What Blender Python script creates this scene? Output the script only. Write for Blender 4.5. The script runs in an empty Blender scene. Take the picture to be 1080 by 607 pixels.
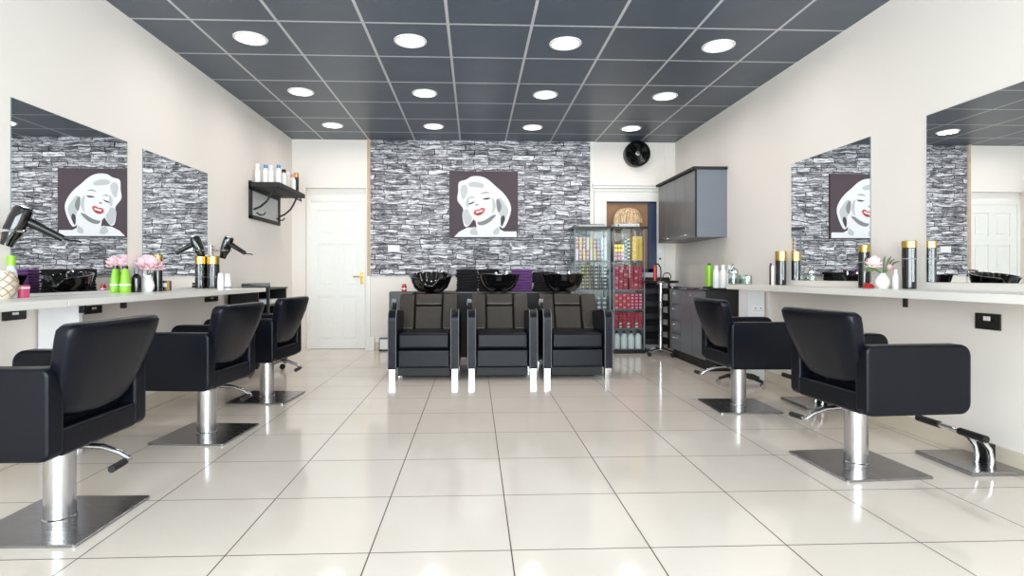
import bpy, bmesh, math, random
from mathutils import Vector, Matrix, Euler
random.seed(7)
C = bpy.context.scene.collection
SC = bpy.context.scene
PI = math.pi

# ------------------------------------------------------------------ camera, world, light, exposure
CAM_H = 0.976
CZ = 2.766                      # ceiling height
XL, XR, YB, YF = -2.395, 2.70, 7.35, -1.6
cam_d = bpy.data.cameras.new('camera')
cam = bpy.data.objects.new('camera', cam_d); C.objects.link(cam)
cam.location = (0, 0, CAM_H)
cam.rotation_euler = (PI/2, 0, -0.0385)
cam_d.sensor_width = 36.0; cam_d.sensor_fit = 'HORIZONTAL'
cam_d.lens = 582.69*36/1080
cam_d.shift_x = 17.0/1080
cam_d.shift_y = -13.0/1080
cam_d.clip_start = 0.05
SC.camera = cam

world = bpy.data.worlds.new('world'); SC.world = world
world.use_nodes = True
wb = world.node_tree.nodes['Background']
wb.inputs[0].default_value = (0.95, 0.94, 1.0, 1); wb.inputs[1].default_value = 1.0

def area(name, loc, rot, sx, sy, power, col):
    l = bpy.data.lights.new(name, 'AREA'); l.shape = 'RECTANGLE'; l.size = sx; l.size_y = sy
    l.energy = power; l.color = col
    o = bpy.data.objects.new(name, l); C.objects.link(o); o.location = loc; o.rotation_euler = rot
    return o
# daylight entering through the shop window behind the camera
area('shop_window_daylight', (0.15, YF-0.12, 1.45), (PI/2, 0, 0), 4.5, 2.3, 600, (0.95, 0.93, 1.0))
LAMP_W = 4.2
SC.view_settings.view_transform = 'Standard'
SC.view_settings.look = 'None'
SC.view_settings.exposure = 0.12
SC.view_settings.gamma = 1.0
SC.view_settings.use_curve_mapping = False
SC.cycles.max_bounces = 10
SC.cycles.diffuse_bounces = 5
SC.cycles.glossy_bounces = 6
SC.cycles.transmission_bounces = 8
SC.cycles.transparent_max_bounces = 16
SC.cycles.use_denoising = True
SC.cycles.sample_clamp_indirect = 6.0

# ------------------------------------------------------------------ materials
def lin(c):
    return tuple(((v/255)/12.92 if v/255 <= 0.04045 else (((v/255)+0.055)/1.055)**2.4) for v in c)
def mat(name, rgb, rough=0.5, metal=0.0, spec=0.5, noise=0.0, nscale=20.0, bump=0.0, bscale=60.0, coat=0.0):
    m = bpy.data.materials.new(name); m.use_nodes = True
    nt = m.node_tree; b = nt.nodes['Principled BSDF']
    col = lin(rgb)
    b.inputs['Roughness'].default_value = rough
    b.inputs['Metallic'].default_value = metal
    b.inputs['Specular IOR Level'].default_value = spec
    b.inputs['Coat Weight'].default_value = coat
    tc = nt.nodes.new('ShaderNodeTexCoord')
    n = nt.nodes.new('ShaderNodeTexNoise'); n.inputs['Scale'].default_value = nscale; n.inputs['Detail'].default_value = 4
    nt.links.new(tc.outputs['Object'], n.inputs['Vector'])
    r = nt.nodes.new('ShaderNodeMix'); r.data_type = 'RGBA'
    k = noise if noise else 0.03
    r.inputs['A'].default_value = tuple(min(1, c*(1-k)) for c in col)+(1,)
    r.inputs['B'].default_value = tuple(min(1, c*(1+k)) for c in col)+(1,)
    nt.links.new(n.outputs['Fac'], r.inputs['Factor'])
    nt.links.new(r.outputs['Result'], b.inputs['Base Color'])
    if bump:
        n2 = nt.nodes.new('ShaderNodeTexNoise'); n2.inputs['Scale'].default_value = bscale; n2.inputs['Detail'].default_value = 3
        nt.links.new(tc.outputs['Object'], n2.inputs['Vector'])
        bp = nt.nodes.new('ShaderNodeBump'); bp.inputs['Strength'].default_value = bump; bp.inputs['Distance'].default_value = 0.01
        nt.links.new(n2.outputs['Fac'], bp.inputs['Height'])
        nt.links.new(bp.outputs['Normal'], b.inputs['Normal'])
    return m
def emis(name, rgb, s):
    m = bpy.data.materials.new(name); m.use_nodes = True
    b = m.node_tree.nodes['Principled BSDF']
    b.inputs['Base Color'].default_value = lin(rgb)+(1,)
    b.inputs['Emission Color'].default_value = lin(rgb)+(1,)
    b.inputs['Emission Strength'].default_value = s
    return m
def thin_glass(name, tint=(235, 242, 240), refl=0.08):
    m = bpy.data.materials.new(name); m.use_nodes = True
    nt = m.node_tree; nt.nodes.remove(nt.nodes['Principled BSDF'])
    out = nt.nodes['Material Output']
    t = nt.nodes.new('ShaderNodeBsdfTransparent'); t.inputs[0].default_value = lin(tint)+(1,)
    g = nt.nodes.new('ShaderNodeBsdfGlossy'); g.inputs['Roughness'].default_value = 0.02
    f = nt.nodes.new('ShaderNodeLayerWeight'); f.inputs[0].default_value = 0.25
    mx = nt.nodes.new('ShaderNodeMixShader')
    mt = nt.nodes.new('ShaderNodeMath'); mt.operation = 'MULTIPLY_ADD'; mt.inputs[1].default_value = 0.22; mt.inputs[2].default_value = refl*0.4
    nt.links.new(f.outputs['Fresnel'], mt.inputs[0]); nt.links.new(mt.outputs[0], mx.inputs[0])
    nt.links.new(t.outputs[0], mx.inputs[1]); nt.links.new(g.outputs[0], mx.inputs[2]); nt.links.new(mx.outputs[0], out.inputs[0])
    return m
def nd(nt, t, **kw):
    n = nt.nodes.new(t)
    for k, v in kw.items(): n.inputs[k].default_value = v
    return n

def floor_material():
    m = bpy.data.materials.new('porcelain_floor'); m.use_nodes = True
    nt = m.node_tree; b = nt.nodes['Principled BSDF']; L = nt.links.new
    tc = nt.nodes.new('ShaderNodeTexCoord')
    mp = nt.nodes.new('ShaderNodeMapping'); mp.inputs['Location'].default_value = (1.371+5.0, -1.9616+0.4938*12, 0)
    L(tc.outputs['Object'], mp.inputs['Vector'])
    sep = nt.nodes.new('ShaderNodeSeparateXYZ'); L(mp.outputs[0], sep.inputs[0])
    def line(sock, pitch, half):
        md = nt.nodes.new('ShaderNodeMath'); md.operation = 'PINGPONG'; md.inputs[1].default_value = pitch/2
        L(sock, md.inputs[0])
        r = nt.nodes.new('ShaderNodeMapRange'); r.inputs['From Min'].default_value = half*0.55; r.inputs['From Max'].default_value = half
        r.inputs['To Min'].default_value = 1; r.inputs['To Max'].default_value = 0
        L(md.outputs[0], r.inputs['Value']); return r.outputs[0]
    lx = line(sep.outputs['X'], 0.5001, 0.0030); ly = line(sep.outputs['Y'], 0.4938, 0.0030)
    mx = nt.nodes.new('ShaderNodeMath'); mx.operation = 'MAXIMUM'; L(lx, mx.inputs[0]); L(ly, mx.inputs[1])
    n = nd(nt, 'ShaderNodeTexNoise', Scale=2.2, Detail=6.0); L(tc.outputs['Object'], n.inputs['Vector'])
    cr = nt.nodes.new('ShaderNodeMix'); cr.data_type = 'RGBA'
    cr.inputs['A'].default_value = lin((222, 210, 198))+(1,); cr.inputs['B'].default_value = lin((234, 225, 215))+(1,)
    L(n.outputs['Fac'], cr.inputs['Factor'])
    c2 = nt.nodes.new('ShaderNodeMix'); c2.data_type = 'RGBA'; c2.inputs['B'].default_value = lin((62, 52, 44))+(1,)
    L(cr.outputs['Result'], c2.inputs['A']); L(mx.outputs[0], c2.inputs['Factor']); L(c2.outputs['Result'], b.inputs['Base Color'])
    rr = nt.nodes.new('ShaderNodeMapRange'); rr.inputs['To Min'].default_value = 0.10; rr.inputs['To Max'].default_value = 0.6
    L(mx.outputs[0], rr.inputs['Value']); L(rr.outputs[0], b.inputs['Roughness'])
    b.inputs['Specular IOR Level'].default_value = 0.6
    return m
def ceiling_material():
    m = bpy.data.materials.new('suspended_ceiling'); m.use_nodes = True
    nt = m.node_tree; b = nt.nodes['Principled BSDF']; L = nt.links.new
    tc = nt.nodes.new('ShaderNodeTexCoord')
    mp = nt.nodes.new('ShaderNodeMapping'); mp.inputs['Location'].default_value = (1.99+6.0, -3.943+12.0, 0)
    L(tc.outputs['Object'], mp.inputs['Vector'])
    sep = nt.nodes.new('ShaderNodeSeparateXYZ'); L(mp.outputs[0], sep.inputs[0])
    outs = []
    for ax in 'XY':
        md = nt.nodes.new('ShaderNodeMath'); md.operation = 'PINGPONG'; md.inputs[1].default_value = 0.3
        L(sep.outputs[ax], md.inputs[0])
        r = nt.nodes.new('ShaderNodeMapRange'); r.inputs['From Min'].default_value = 0.0095; r.inputs['From Max'].default_value = 0.0115
        r.inputs['To Min'].default_value = 1; r.inputs['To Max'].default_value = 0
        L(md.outputs[0], r.inputs['Value']); outs.append(r.outputs[0])
    mx = nt.nodes.new('ShaderNodeMath'); mx.operation = 'MAXIMUM'; L(outs[0], mx.inputs[0]); L(outs[1], mx.inputs[1])
    n = nd(nt, 'ShaderNodeTexNoise', Scale=3.0, Detail=5.0); L(tc.outputs['Object'], n.inputs['Vector'])
    cr = nt.nodes.new('ShaderNodeMix'); cr.data_type = 'RGBA'
    cr.inputs['A'].default_value = lin((70, 79, 91))+(1,); cr.inputs['B'].default_value = lin((82, 92, 105))+(1,)
    L(n.outputs['Fac'], cr.inputs['Factor'])
    c2 = nt.nodes.new('ShaderNodeMix'); c2.data_type = 'RGBA'; c2.inputs['B'].default_value = lin((188, 190, 194))+(1,)
    L(cr.outputs['Result'], c2.inputs['A']); L(mx.outputs[0], c2.inputs['Factor']); L(c2.outputs['Result'], b.inputs['Base Color'])
    b.inputs['Roughness'].default_value = 0.38
    return m
def stone_material():
    m = bpy.data.materials.new('ledgestone_wallpaper'); m.use_nodes = True
    nt = m.node_tree; b = nt.nodes['Principled BSDF']; L = nt.links.new
    tc = nt.nodes.new('ShaderNodeTexCoord')
    sep = nt.nodes.new('ShaderNodeSeparateXYZ'); L(tc.outputs['Object'], sep.inputs[0])
    com = nt.nodes.new('ShaderNodeCombineXYZ'); L(sep.outputs['X'], com.inputs['X']); L(sep.outputs['Z'], com.inputs['Y'])
    dn = nd(nt, 'ShaderNodeTexNoise', Scale=5.0, Detail=3.0); L(com.outputs[0], dn.inputs['Vector'])
    sub = nt.nodes.new('ShaderNodeVectorMath'); sub.operation = 'SUBTRACT'; sub.inputs[1].default_value = (0.5, 0.5, 0.5)
    L(dn.outputs['Color'], sub.inputs[0])
    sc = nt.nodes.new('ShaderNodeVectorMath'); sc.operation = 'MULTIPLY'; sc.inputs[1].default_value = (0.12, 0.06, 0)
    L(sub.outputs[0], sc.inputs[0])
    add = nt.nodes.new('ShaderNodeVectorMath'); add.operation = 'ADD'; L(com.outputs[0], add.inputs[0]); L(sc.outputs[0], add.inputs[1])
    def brick(w, h, off, freq, squash, mortar):
        br = nt.nodes.new('ShaderNodeTexBrick')
        br.offset = off; br.offset_frequency = freq; br.squash = squash; br.squash_frequency = 3
        br.inputs['Color1'].default_value = (0, 0, 0, 1); br.inputs['Color2'].default_value = (1, 1, 1, 1)
        br.inputs['Mortar'].default_value = (0, 0, 0, 1)
        br.inputs['Scale'].default_value = 1.0; br.inputs['Mortar Size'].default_value = mortar; br.inputs['Mortar Smooth'].default_value = 0.6
        br.inputs['Bias'].default_value = 0.0
        br.inputs['Brick Width'].default_value = w; br.inputs['Row Height'].default_value = h
        L(add.outputs[0], br.inputs['Vector']); return br
    b1 = brick(0.30, 0.066, 0.37, 2, 0.6, 0.007)
    b2 = brick(0.17, 0.031, 0.43, 3, 1.5, 0.004)
    pick = nd(nt, 'ShaderNodeTexNoise', Scale=4.0, Detail=1.0)
    mpp = nt.nodes.new('ShaderNodeMapping'); mpp.inputs['Scale'].default_value = (0.8, 2.2, 1); L(com.outputs[0], mpp.inputs['Vector']); L(mpp.outputs[0], pick.inputs['Vector'])
    st = nt.nodes.new('ShaderNodeMath'); st.operation = 'GREATER_THAN'; st.inputs[1].default_value = 0.52; L(pick.outputs['Fac'], st.inputs[0])
    mc = nt.nodes.new('ShaderNodeMix'); mc.data_type = 'RGBA'; L(st.outputs[0], mc.inputs['Factor']); L(b1.outputs['Color'], mc.inputs['A']); L(b2.outputs['Color'], mc.inputs['B'])
    mf = nt.nodes.new('ShaderNodeMix'); L(st.outputs[0], mf.inputs['Factor']); L(b1.outputs['Fac'], mf.inputs['A']); L(b2.outputs['Fac'], mf.inputs['B'])
    # streaks along each stone
    mps = nt.nodes.new('ShaderNodeMapping'); mps.inputs['Scale'].default_value = (6, 42, 1); L(add.outputs[0], mps.inputs['Vector'])
    ns = nd(nt, 'ShaderNodeTexNoise', Scale=1.0, Detail=5.0, Roughness=0.65); L(mps.outputs[0], ns.inputs['Vector'])
    mr = nt.nodes.new('ShaderNodeMapRange'); mr.inputs['From Min'].default_value = 0.30; mr.inputs['From Max'].default_value = 0.72
    L(ns.outputs['Fac'], mr.inputs['Value'])
    a = nt.nodes.new('ShaderNodeMath'); a.operation = 'MULTIPLY_ADD'; a.inputs[1].default_value = 0.34
    L(mc.outputs['Result'], a.inputs[0])
    b_ = nt.nodes.new('ShaderNodeMath'); b_.operation = 'MULTIPLY'; b_.inputs[1].default_value = 0.70; L(mr.outputs[0], b_.inputs[0]); L(b_.outputs[0], a.inputs[2])
    mpf = nt.nodes.new('ShaderNodeMapping'); mpf.inputs['Scale'].default_value = (22, 60, 1); L(add.outputs[0], mpf.inputs['Vector'])
    nf = nd(nt, 'ShaderNodeTexNoise', Scale=1.0, Detail=6.0, Roughness=0.75); L(mpf.outputs[0], nf.inputs['Vector'])
    af = nt.nodes.new('ShaderNodeMath'); af.operation = 'MULTIPLY_ADD'; af.inputs[1].default_value = 1.1; L(nf.outputs['Fac'], af.inputs[0])
    a0 = nt.nodes.new('ShaderNodeMath'); a0.operation = 'SUBTRACT'; a0.inputs[1].default_value = 0.53; L(a.outputs[0], a0.inputs[0]); L(a0.outputs[0], af.inputs[2])
    ramp = nt.nodes.new('ShaderNodeValToRGB'); e = ramp.color_ramp.elements
    e[0].position = 0.14; e[0].color = lin((40, 39, 44))+(1,)
    e[1].position = 0.80; e[1].color = lin((240, 240, 245))+(1,)
    x = e.new(0.38); x.color = lin((112, 111, 118))+(1,)
    x = e.new(0.60); x.color = lin((182, 181, 188))+(1,)
    L(af.outputs[0], ramp.inputs[0])
    fin = nt.nodes.new('ShaderNodeMix'); fin.data_type = 'RGBA'; fin.inputs['B'].default_value = lin((26, 25, 30))+(1,)
    L(mf.outputs['Result'], fin.inputs['Factor']); L(ramp.outputs[0], fin.inputs['A'])
    L(fin.outputs['Result'], b.inputs['Base Color']); b.inputs['Roughness'].default_value = 0.6
    return m
def brushed(name, rgb, rough=0.3, aniso=(4, 120, 4)):
    m = bpy.data.materials.new(name); m.use_nodes = True
    nt = m.node_tree; b = nt.nodes['Principled BSDF']; L = nt.links.new
    tc = nt.nodes.new('ShaderNodeTexCoord'); mp = nt.nodes.new('ShaderNodeMapping'); mp.inputs['Scale'].default_value = aniso
    L(tc.outputs['Object'], mp.inputs['Vector'])
    n = nd(nt, 'ShaderNodeTexNoise', Scale=3.0, Detail=3.0); L(mp.outputs[0], n.inputs['Vector'])
    r = nt.nodes.new('ShaderNodeMapRange'); r.inputs['To Min'].default_value = rough-0.08; r.inputs['To Max'].default_value = rough+0.1
    L(n.outputs['Fac'], r.inputs['Value']); L(r.outputs[0], b.inputs['Roughness'])
    b.inputs['Base Color'].default_value = lin(rgb)+(1,); b.inputs['Metallic'].default_value = 1.0
    return m

M = dict(
    floor=floor_material(), ceiling=ceiling_material(), stone=stone_material(),
    wall=mat('wall_paint', (236, 229, 223), 0.7, noise=0.015, nscale=3, bump=0.03, bscale=120),
    skirt=mat('skirting_tile', (214, 202, 184), 0.25, noise=0.04, nscale=4),
    trimwhite=mat('white_gloss_paint', (238, 236, 232), 0.35),
    door=mat('door_paint', (240, 239, 236), 0.4),
    timber=mat('pale_timber', (196, 168, 140), 0.6, noise=0.15, nscale=12),
    brownboard=mat('brown_board', (150, 112, 84), 0.6, noise=0.3, nscale=7),
    navy=mat('navy_paint', (48, 62, 92), 0.45),
    brass=mat('brass', (186, 150, 82), 0.25, metal=1.0),
    leather=mat('black_leather', (11, 13, 22), 0.32, spec=0.2, noise=0.1, bump=0.08, bscale=180),
    browleather=mat('wrinkled_leather_reflected_brown', (50, 44, 38), 0.36, spec=0.5, noise=0.25, bump=0.5, bscale=14),  # wrinkled black leather, brown of reflected light put into its base colour
    piping=mat('grey_piping', (120, 120, 128), 0.4),
    chrome=mat('chrome', (225, 226, 230), 0.08, metal=1.0),
    satin=brushed('satin_steel', (200, 200, 204), 0.22, (60, 60, 0.5)),
    baseplate=brushed('brushed_base_plate', (160, 160, 164), 0.24),
    rubber=mat('black_rubber', (20, 20, 22), 0.55),
    blackp=mat('black_plastic', (18, 18, 20), 0.35),
    blackg=mat('black_gloss', (10, 10, 12), 0.12, coat=0.5),
    blackm=mat('black_matt', (24, 24, 26), 0.6),
    counter=mat('white_laminate', (232, 228, 222), 0.3, noise=0.03, nscale=3),
    white=mat('white_plastic', (238, 238, 238), 0.35),
    panel=mat('white_panel', (232, 232, 236), 0.45),
    mirror=mat('mirror_silver', (246, 248, 248), 0.0, metal=1.0, noise=0.0001),
    mirredge=mat('mirror_edge', (120, 140, 136), 0.2),
    glass=thin_glass('clear_glass'),
    glassd=thin_glass('display_glass', (248, 251, 251), 0.05),
    jar=thin_glass('jar_glass', (238, 245, 242), 0.3),
    frost=mat('clear_plastic', (206, 214, 214), 0.2),
    cabgrey=mat('grey_gloss_door', (104, 104, 108), 0.28, noise=0.05, nscale=2),
    cabside=mat('grey_cabinet_side', (112, 118, 128), 0.4),
    gold=mat('gold_cap', (206, 170, 90), 0.22, metal=1.0),
    green=mat('lime_green', (142, 206, 40), 0.3),
    pinkpot=mat('hot_pink', (226, 84, 128), 0.3),
    red=mat('red_plastic', (178, 26, 34), 0.3),
    blue=mat('sky_blue_cap', (62, 140, 196), 0.35),
    purple=mat('purple_towel', (104, 62, 122), 0.9, noise=0.2, bump=0.6, bscale=120),
    towel=mat('black_towel', (22, 20, 24), 0.95, noise=0.2, bump=0.6, bscale=120),
    petal=mat('pink_petal', (250, 206, 214), 0.6, noise=0.12, nscale=30),
    petalpale=mat('pale_pink_petal', (248, 222, 222), 0.6, noise=0.08, nscale=30),
    leaf=mat('leaf_green', (86, 112, 66), 0.5, noise=0.3),
    ceramic=mat('white_ceramic', (238, 238, 236), 0.2),
    cream=mat('cream_pot', (226, 216, 200), 0.4),
    tan=mat('tan_pattern', (176, 150, 122), 0.5),
    yellow=mat('yellow_box', (232, 186, 60), 0.4),
    paleyellow=mat('pale_yellow_label', (236, 226, 120), 0.4),
    pink=mat('pink_box', (230, 150, 176), 0.4),
    redbox=mat('red_box', (176, 40, 62), 0.4),
    crimson=mat('crimson_box', (142, 34, 56), 0.4),
    orange=mat('orange_red_box', (206, 70, 50), 0.4),
    greyb=mat('grey_box', (126, 128, 134), 0.4),
    paleblue=mat('pale_blue_box', (170, 196, 214), 0.4),
    paper=mat('paper', (224, 222, 216), 0.6),
    binder=mat('grey_binder', (196, 196, 198), 0.4),
    magazine=mat('magazine_cover', (120, 122, 132), 0.35),
    hair=mat('blonde_hair', (214, 184, 146), 0.35, noise=0.42, nscale=38),
    hairdark=mat('blonde_hair_dark_streaks', (150, 112, 80), 0.4),
    plum=mat('plum_canvas', (74, 62, 70), 0.7),
    inkwhite=mat('portrait_white', (232, 232, 236), 0.7),
    inklight=mat('portrait_light_grey', (192, 194, 198), 0.7),
    inkmid=mat('portrait_mid_grey', (130, 131, 136), 0.7),
    inkdark=mat('portrait_dark_grey', (66, 66, 72), 0.7),
    inkred=mat('portrait_red', (206, 52, 62), 0.6),
    nickel=mat('black_nickel', (74, 72, 72), 0.3, metal=0.8),
    grey=mat('mid_grey', (128, 128, 130), 0.5),
    lamp=emis('downlight_diffuser', (255, 250, 238), 4.0),
)

def strands(m, scale):
    nt = m.node_tree
    n = [x for x in nt.nodes if x.type == 'TEX_NOISE'][0]
    mp = nt.nodes.new('ShaderNodeMapping'); mp.inputs['Scale'].default_value = scale
    tc = [x for x in nt.nodes if x.type == 'TEX_COORD'][0]
    nt.links.new(tc.outputs['Object'], mp.inputs['Vector']); nt.links.new(mp.outputs[0], n.inputs['Vector'])
    mr = nt.nodes.new('ShaderNodeMapRange'); mr.inputs['From Min'].default_value = 0.38; mr.inputs['From Max'].default_value = 0.62
    mx = [x for x in nt.nodes if x.type == 'MIX'][0]
    nt.links.new(n.outputs['Fac'], mr.inputs['Value']); nt.links.new(mr.outputs[0], mx.inputs['Factor'])
strands(M['hair'], (2.2, 2.2, 0.12))

# ------------------------------------------------------------------ mesh builder
class MB:
    def __init__(s): s.bm = bmesh.new(); s.mats = []
    def mi(s, m):
        if m not in s.mats: s.mats.append(m)
        return s.mats.index(m)
    def _fin(s, geom_faces, m):
        i = s.mi(m)
        for f in geom_faces: f.material_index = i; f.smooth = True
    def _add(s, tb, mtx, m):
        # copy temporary bmesh into main
        i = s.mi(m); vm = {}
        for v in tb.verts: vm[v] = s.bm.verts.new(mtx @ v.co)
        flip = mtx.determinant() < 0
        for f in tb.faces:
            vs = [vm[v] for v in f.verts]
            if flip: vs.reverse()
            try: nf = s.bm.faces.new(vs)
            except ValueError: continue
            nf.material_index = i; nf.smooth = True
        tb.free(); return s
    def box(s, lo, hi, m, bev=0.0, seg=2, rot=None, at=None):
        lo = Vector(lo); hi = Vector(hi); c = (lo+hi)/2; d = hi-lo
        tb = bmesh.new(); bmesh.ops.create_cube(tb, size=1.0)
        for v in tb.verts: v.co = Vector((v.co.x*d.x, v.co.y*d.y, v.co.z*d.z))
        if bev: bmesh.ops.bevel(tb, geom=list(tb.edges), offset=min(bev, min(d)*0.49), segments=seg, affect='EDGES', profile=0.5)
        mt = Matrix.Translation(c)
        if rot is not None: mt = Matrix.Translation(c) @ Euler(rot).to_matrix().to_4x4()
        if at is not None: mt = at @ mt
        return s._add(tb, mt, m)
    def lathe(s, prof, m, loc=(0, 0, 0), n=24, mtx=None, wob=None):
        tb = bmesh.new(); rings = []
        for r, z in prof:
            if r < 1e-6: rings.append([tb.verts.new((0, 0, z))])
            else: rings.append([tb.verts.new((r*math.cos(2*PI*k/n)*(wob(k, n) if wob else 1), r*math.sin(2*PI*k/n)*(wob(k, n) if wob else 1), z)) for k in range(n)])
        for a, b in zip(rings, rings[1:]):
            for k in range(n):
                k2 = (k+1) % n
                if len(a) == 1 and len(b) == 1: continue
                if len(a) == 1: tb.faces.new((a[0], b[k2], b[k]))
                elif len(b) == 1: tb.faces.new((a[k], a[k2], b[0]))
                else: tb.faces.new((a[k], a[k2], b[k2], b[k]))
        bmesh.ops.recalc_face_normals(tb, faces=list(tb.faces))
        mt = Matrix.Translation(loc)
        if mtx is not None: mt = mtx @ mt
        return s._add(tb, mt, m)
    def tube(s, pts, r, m, n=10, caps=True):
        pts = [Vector(p) for p in pts]; tb = bmesh.new(); rings = []
        rr = r if isinstance(r, (list, tuple)) else [r]*len(pts)
        up = Vector((0, 0, 1)); prev = None
        for i, p in enumerate(pts):
            t = ((pts[min(i+1, len(pts)-1)]-pts[max(i-1, 0)])).normalized()
            if prev is None:
                a = t.cross(up)
                if a.length < 1e-3: a = t.cross(Vector((1, 0, 0)))
                a.normalize()
            else:
                a = prev - t*prev.dot(t)
                a.normalize()
            prev = a; b = t.cross(a)
            rings.append([tb.verts.new(p+a*math.cos(2*PI*k/n)*rr[i]+b*math.sin(2*PI*k/n)*rr[i]) for k in range(n)])
        for A, B in zip(rings, rings[1:]):
            for k in range(n): tb.faces.new((A[k], A[(k+1) % n], B[(k+1) % n], B[k]))
        if caps: tb.faces.new(rings[0]); tb.faces.new(rings[-1])
        bmesh.ops.recalc_face_normals(tb, faces=list(tb.faces))
        return s._add(tb, Matrix.Identity(4), m)
    def prism(s, poly, y0, y1, m, bev=0.0, seg=2, mtx=None):
        # poly in (x, z); extruded along y
        tb = bmesh.new()
        f = tb.faces.new([tb.verts.new((x, y0, z)) for x, z in poly])
        r = bmesh.ops.extrude_face_region(tb, geom=[f])
        for v in r['geom']:
            if isinstance(v, bmesh.types.BMVert): v.co.y = y1
        bmesh.ops.recalc_face_normals(tb, faces=list(tb.faces))
        if bev:
            ed = [e for e in tb.edges if len(e.link_faces) == 2 and e.calc_face_angle(0) > 0.6]
            bmesh.ops.bevel(tb, geom=ed, offset=bev, segments=seg, affect='EDGES', profile=0.5)
        return s._add(tb, mtx if mtx is not None else Matrix.Identity(4), m)
    def grid(s, fn, nu, nv, m, close_u=False):
        tb = bmesh.new()
        V = [[tb.verts.new(fn(i/(nu-1 if not close_u else nu), j/(nv-1))) for j in range(nv)] for i in range(nu)]
        for i in range(nu if close_u else nu-1):
            for j in range(nv-1): tb.faces.new((V[i][j], V[(i+1) % nu][j], V[(i+1) % nu][j+1], V[i][j+1]))
        return s._add(tb, Matrix.Identity(4), m)
    def face(s, pts, m):
        i = s.mi(m); f = s.bm.faces.new([s.bm.verts.new(p) for p in pts]); f.material_index = i; return s
    def build(s, name, parent=None, loc=(0, 0, 0), rot=(0, 0, 0), sharp=35):
        me = bpy.data.meshes.new(name); s.bm.normal_update(); s.bm.to_mesh(me); s.bm.free()
        for m in s.mats: me.materials.append(m)
        me.set_sharp_from_angle(angle=math.radians(sharp))
        o = bpy.data.objects.new(name, me); C.objects.link(o); o.location = loc; o.rotation_euler = rot
        wn = o.modifiers.new('weighted_normal', 'WEIGHTED_NORMAL'); wn.keep_sharp = True; wn.weight = 90
        if parent is not None: o.parent = parent
        return o
def rpoly(x0, z0, x1, z1, r, n=5):
    rs = r if isinstance(r, (list, tuple)) else [r]*4     # corners: (x0,z0),(x1,z0),(x1,z1),(x0,z1)
    out = []
    for (cx, cz, a0), q in zip(((x0, z0, PI), (x1, z0, 1.5*PI), (x1, z1, 0), (x0, z1, 0.5*PI)), rs):
        sx = 1 if cx == x0 else -1; sz = 1 if cz == z0 else -1
        if q < 1e-5: out.append((cx, cz)); continue
        for k in range(n+1):
            a = a0+0.5*PI*k/n; out.append((cx+sx*q+q*math.cos(a), cz+sz*q+q*math.sin(a)))
    return out
def tag(o, label=None, cat=None, group=None, kind=None):
    if label: o['label'] = label
    if cat: o['category'] = cat
    if group: o['group'] = group
    if kind: o['kind'] = kind
    return o
def thing(name, label, cat, loc=(0, 0, 0), rz=0, group=None):
    o = bpy.data.objects.new(name, None); C.objects.link(o); o.location = loc; o.rotation_euler = (0, 0, rz)
    return tag(o, label, cat, group)
def dup(root, loc, rz=None, label=None, group=None):
    r = root.copy(); C.objects.link(r); r.location = loc
    if rz is not None: r.rotation_euler = (0, 0, rz)
    if label: r['label'] = label
    if group: r['group'] = group
    for ch in list(root.children):
        c = ch.copy(); C.objects.link(c); c.parent = r
        for g in list(ch.children):
            d = g.copy(); C.objects.link(d); d.parent = c
    return r
def struct(o): o['kind'] = 'structure'; return o

# ------------------------------------------------------------------ the setting
struct(MB().box((XL-0.25, YF-0.2, -0.1), (XR+0.25, YB+0.4, 0), M['floor']).build('floor'))
struct(MB().box((XL-0.15, YF-0.2, CZ), (XR+0.15, YB+0.4, CZ+0.1), M['ceiling']).build('ceiling'))
struct(MB().box((XL-0.12, YF-0.1, 0), (XL, YB, CZ), M['wall']).build('wall_left'))
struct(MB().box((XR, YF-0.1, 0), (XR+0.12, YB, CZ), M['wall']).build('wall_right'))
D1 = (-2.225, -1.425, 2.13)       # left alcove holding the white door
D2 = (1.66, 2.46, 2.02)           # opening on the other side of the stone paper
w = MB()
w.box((XL-0.12, YB, 0), (D1[0], YB+0.16, CZ), M['wall'])
w.box((D1[0], YB, D1[2]), (D1[1], YB+0.16, CZ), M['wall'])
w.box((D1[1], YB, 0), (D2[0], YB+0.16, CZ), M['wall'])
w.box((D2[0], YB, D2[2]), (D2[1], YB+0.16, CZ), M['wall'])
w.box((D2[1], YB, 0), (XR+0.12, YB+0.16, CZ), M['wall'])
w.box((D1[0]-0.02, YB+0.15, 0), (D1[1]+0.02, YB+0.2, D1[2]+0.02), M['wall'])
w.box((D2[0]-0.02, YB+0.15, 0), (D2[1]+0.02, YB+0.2, D2[2]+0.02), M['wall'])
struct(w.build('wall_back'))
# shop front behind the camera
w = MB()
w.box((XL-0.12, YF-0.12, 0), (XR+0.12, YF, 0.28), M['wall'])
w.box((XL-0.12, YF-0.12, 2.62), (XR+0.12, YF, CZ), M['wall'])
w.box((XL-0.12, YF-0.12, 0.28), (XL+0.1, YF, 2.62), M['wall'])
w.box((XR-0.1, YF-0.12, 0.28), (XR+0.12, YF, 2.62), M['wall'])
struct(w.build('wall_front'))
w = MB()
for x in (XL+0.1, -0.75, 0.95, XR-0.16):
    w.box((x, YF-0.09, 0.28), (x+0.06, YF-0.03, 2.62), M['blackp'])
w.box((XL+0.1, YF-0.09, 0.28), (XR-0.1, YF-0.03, 0.34), M['blackp'])
w.box((XL+0.1, YF-0.09, 2.56), (XR-0.1, YF-0.03, 2.62), M['blackp'])
win = struct(w.build('window_1'))
MB().box((XL+0.12, YF-0.065, 0.3), (XR-0.12, YF-0.055, 2.6), M['glass']).build('window_pane', win)

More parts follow.
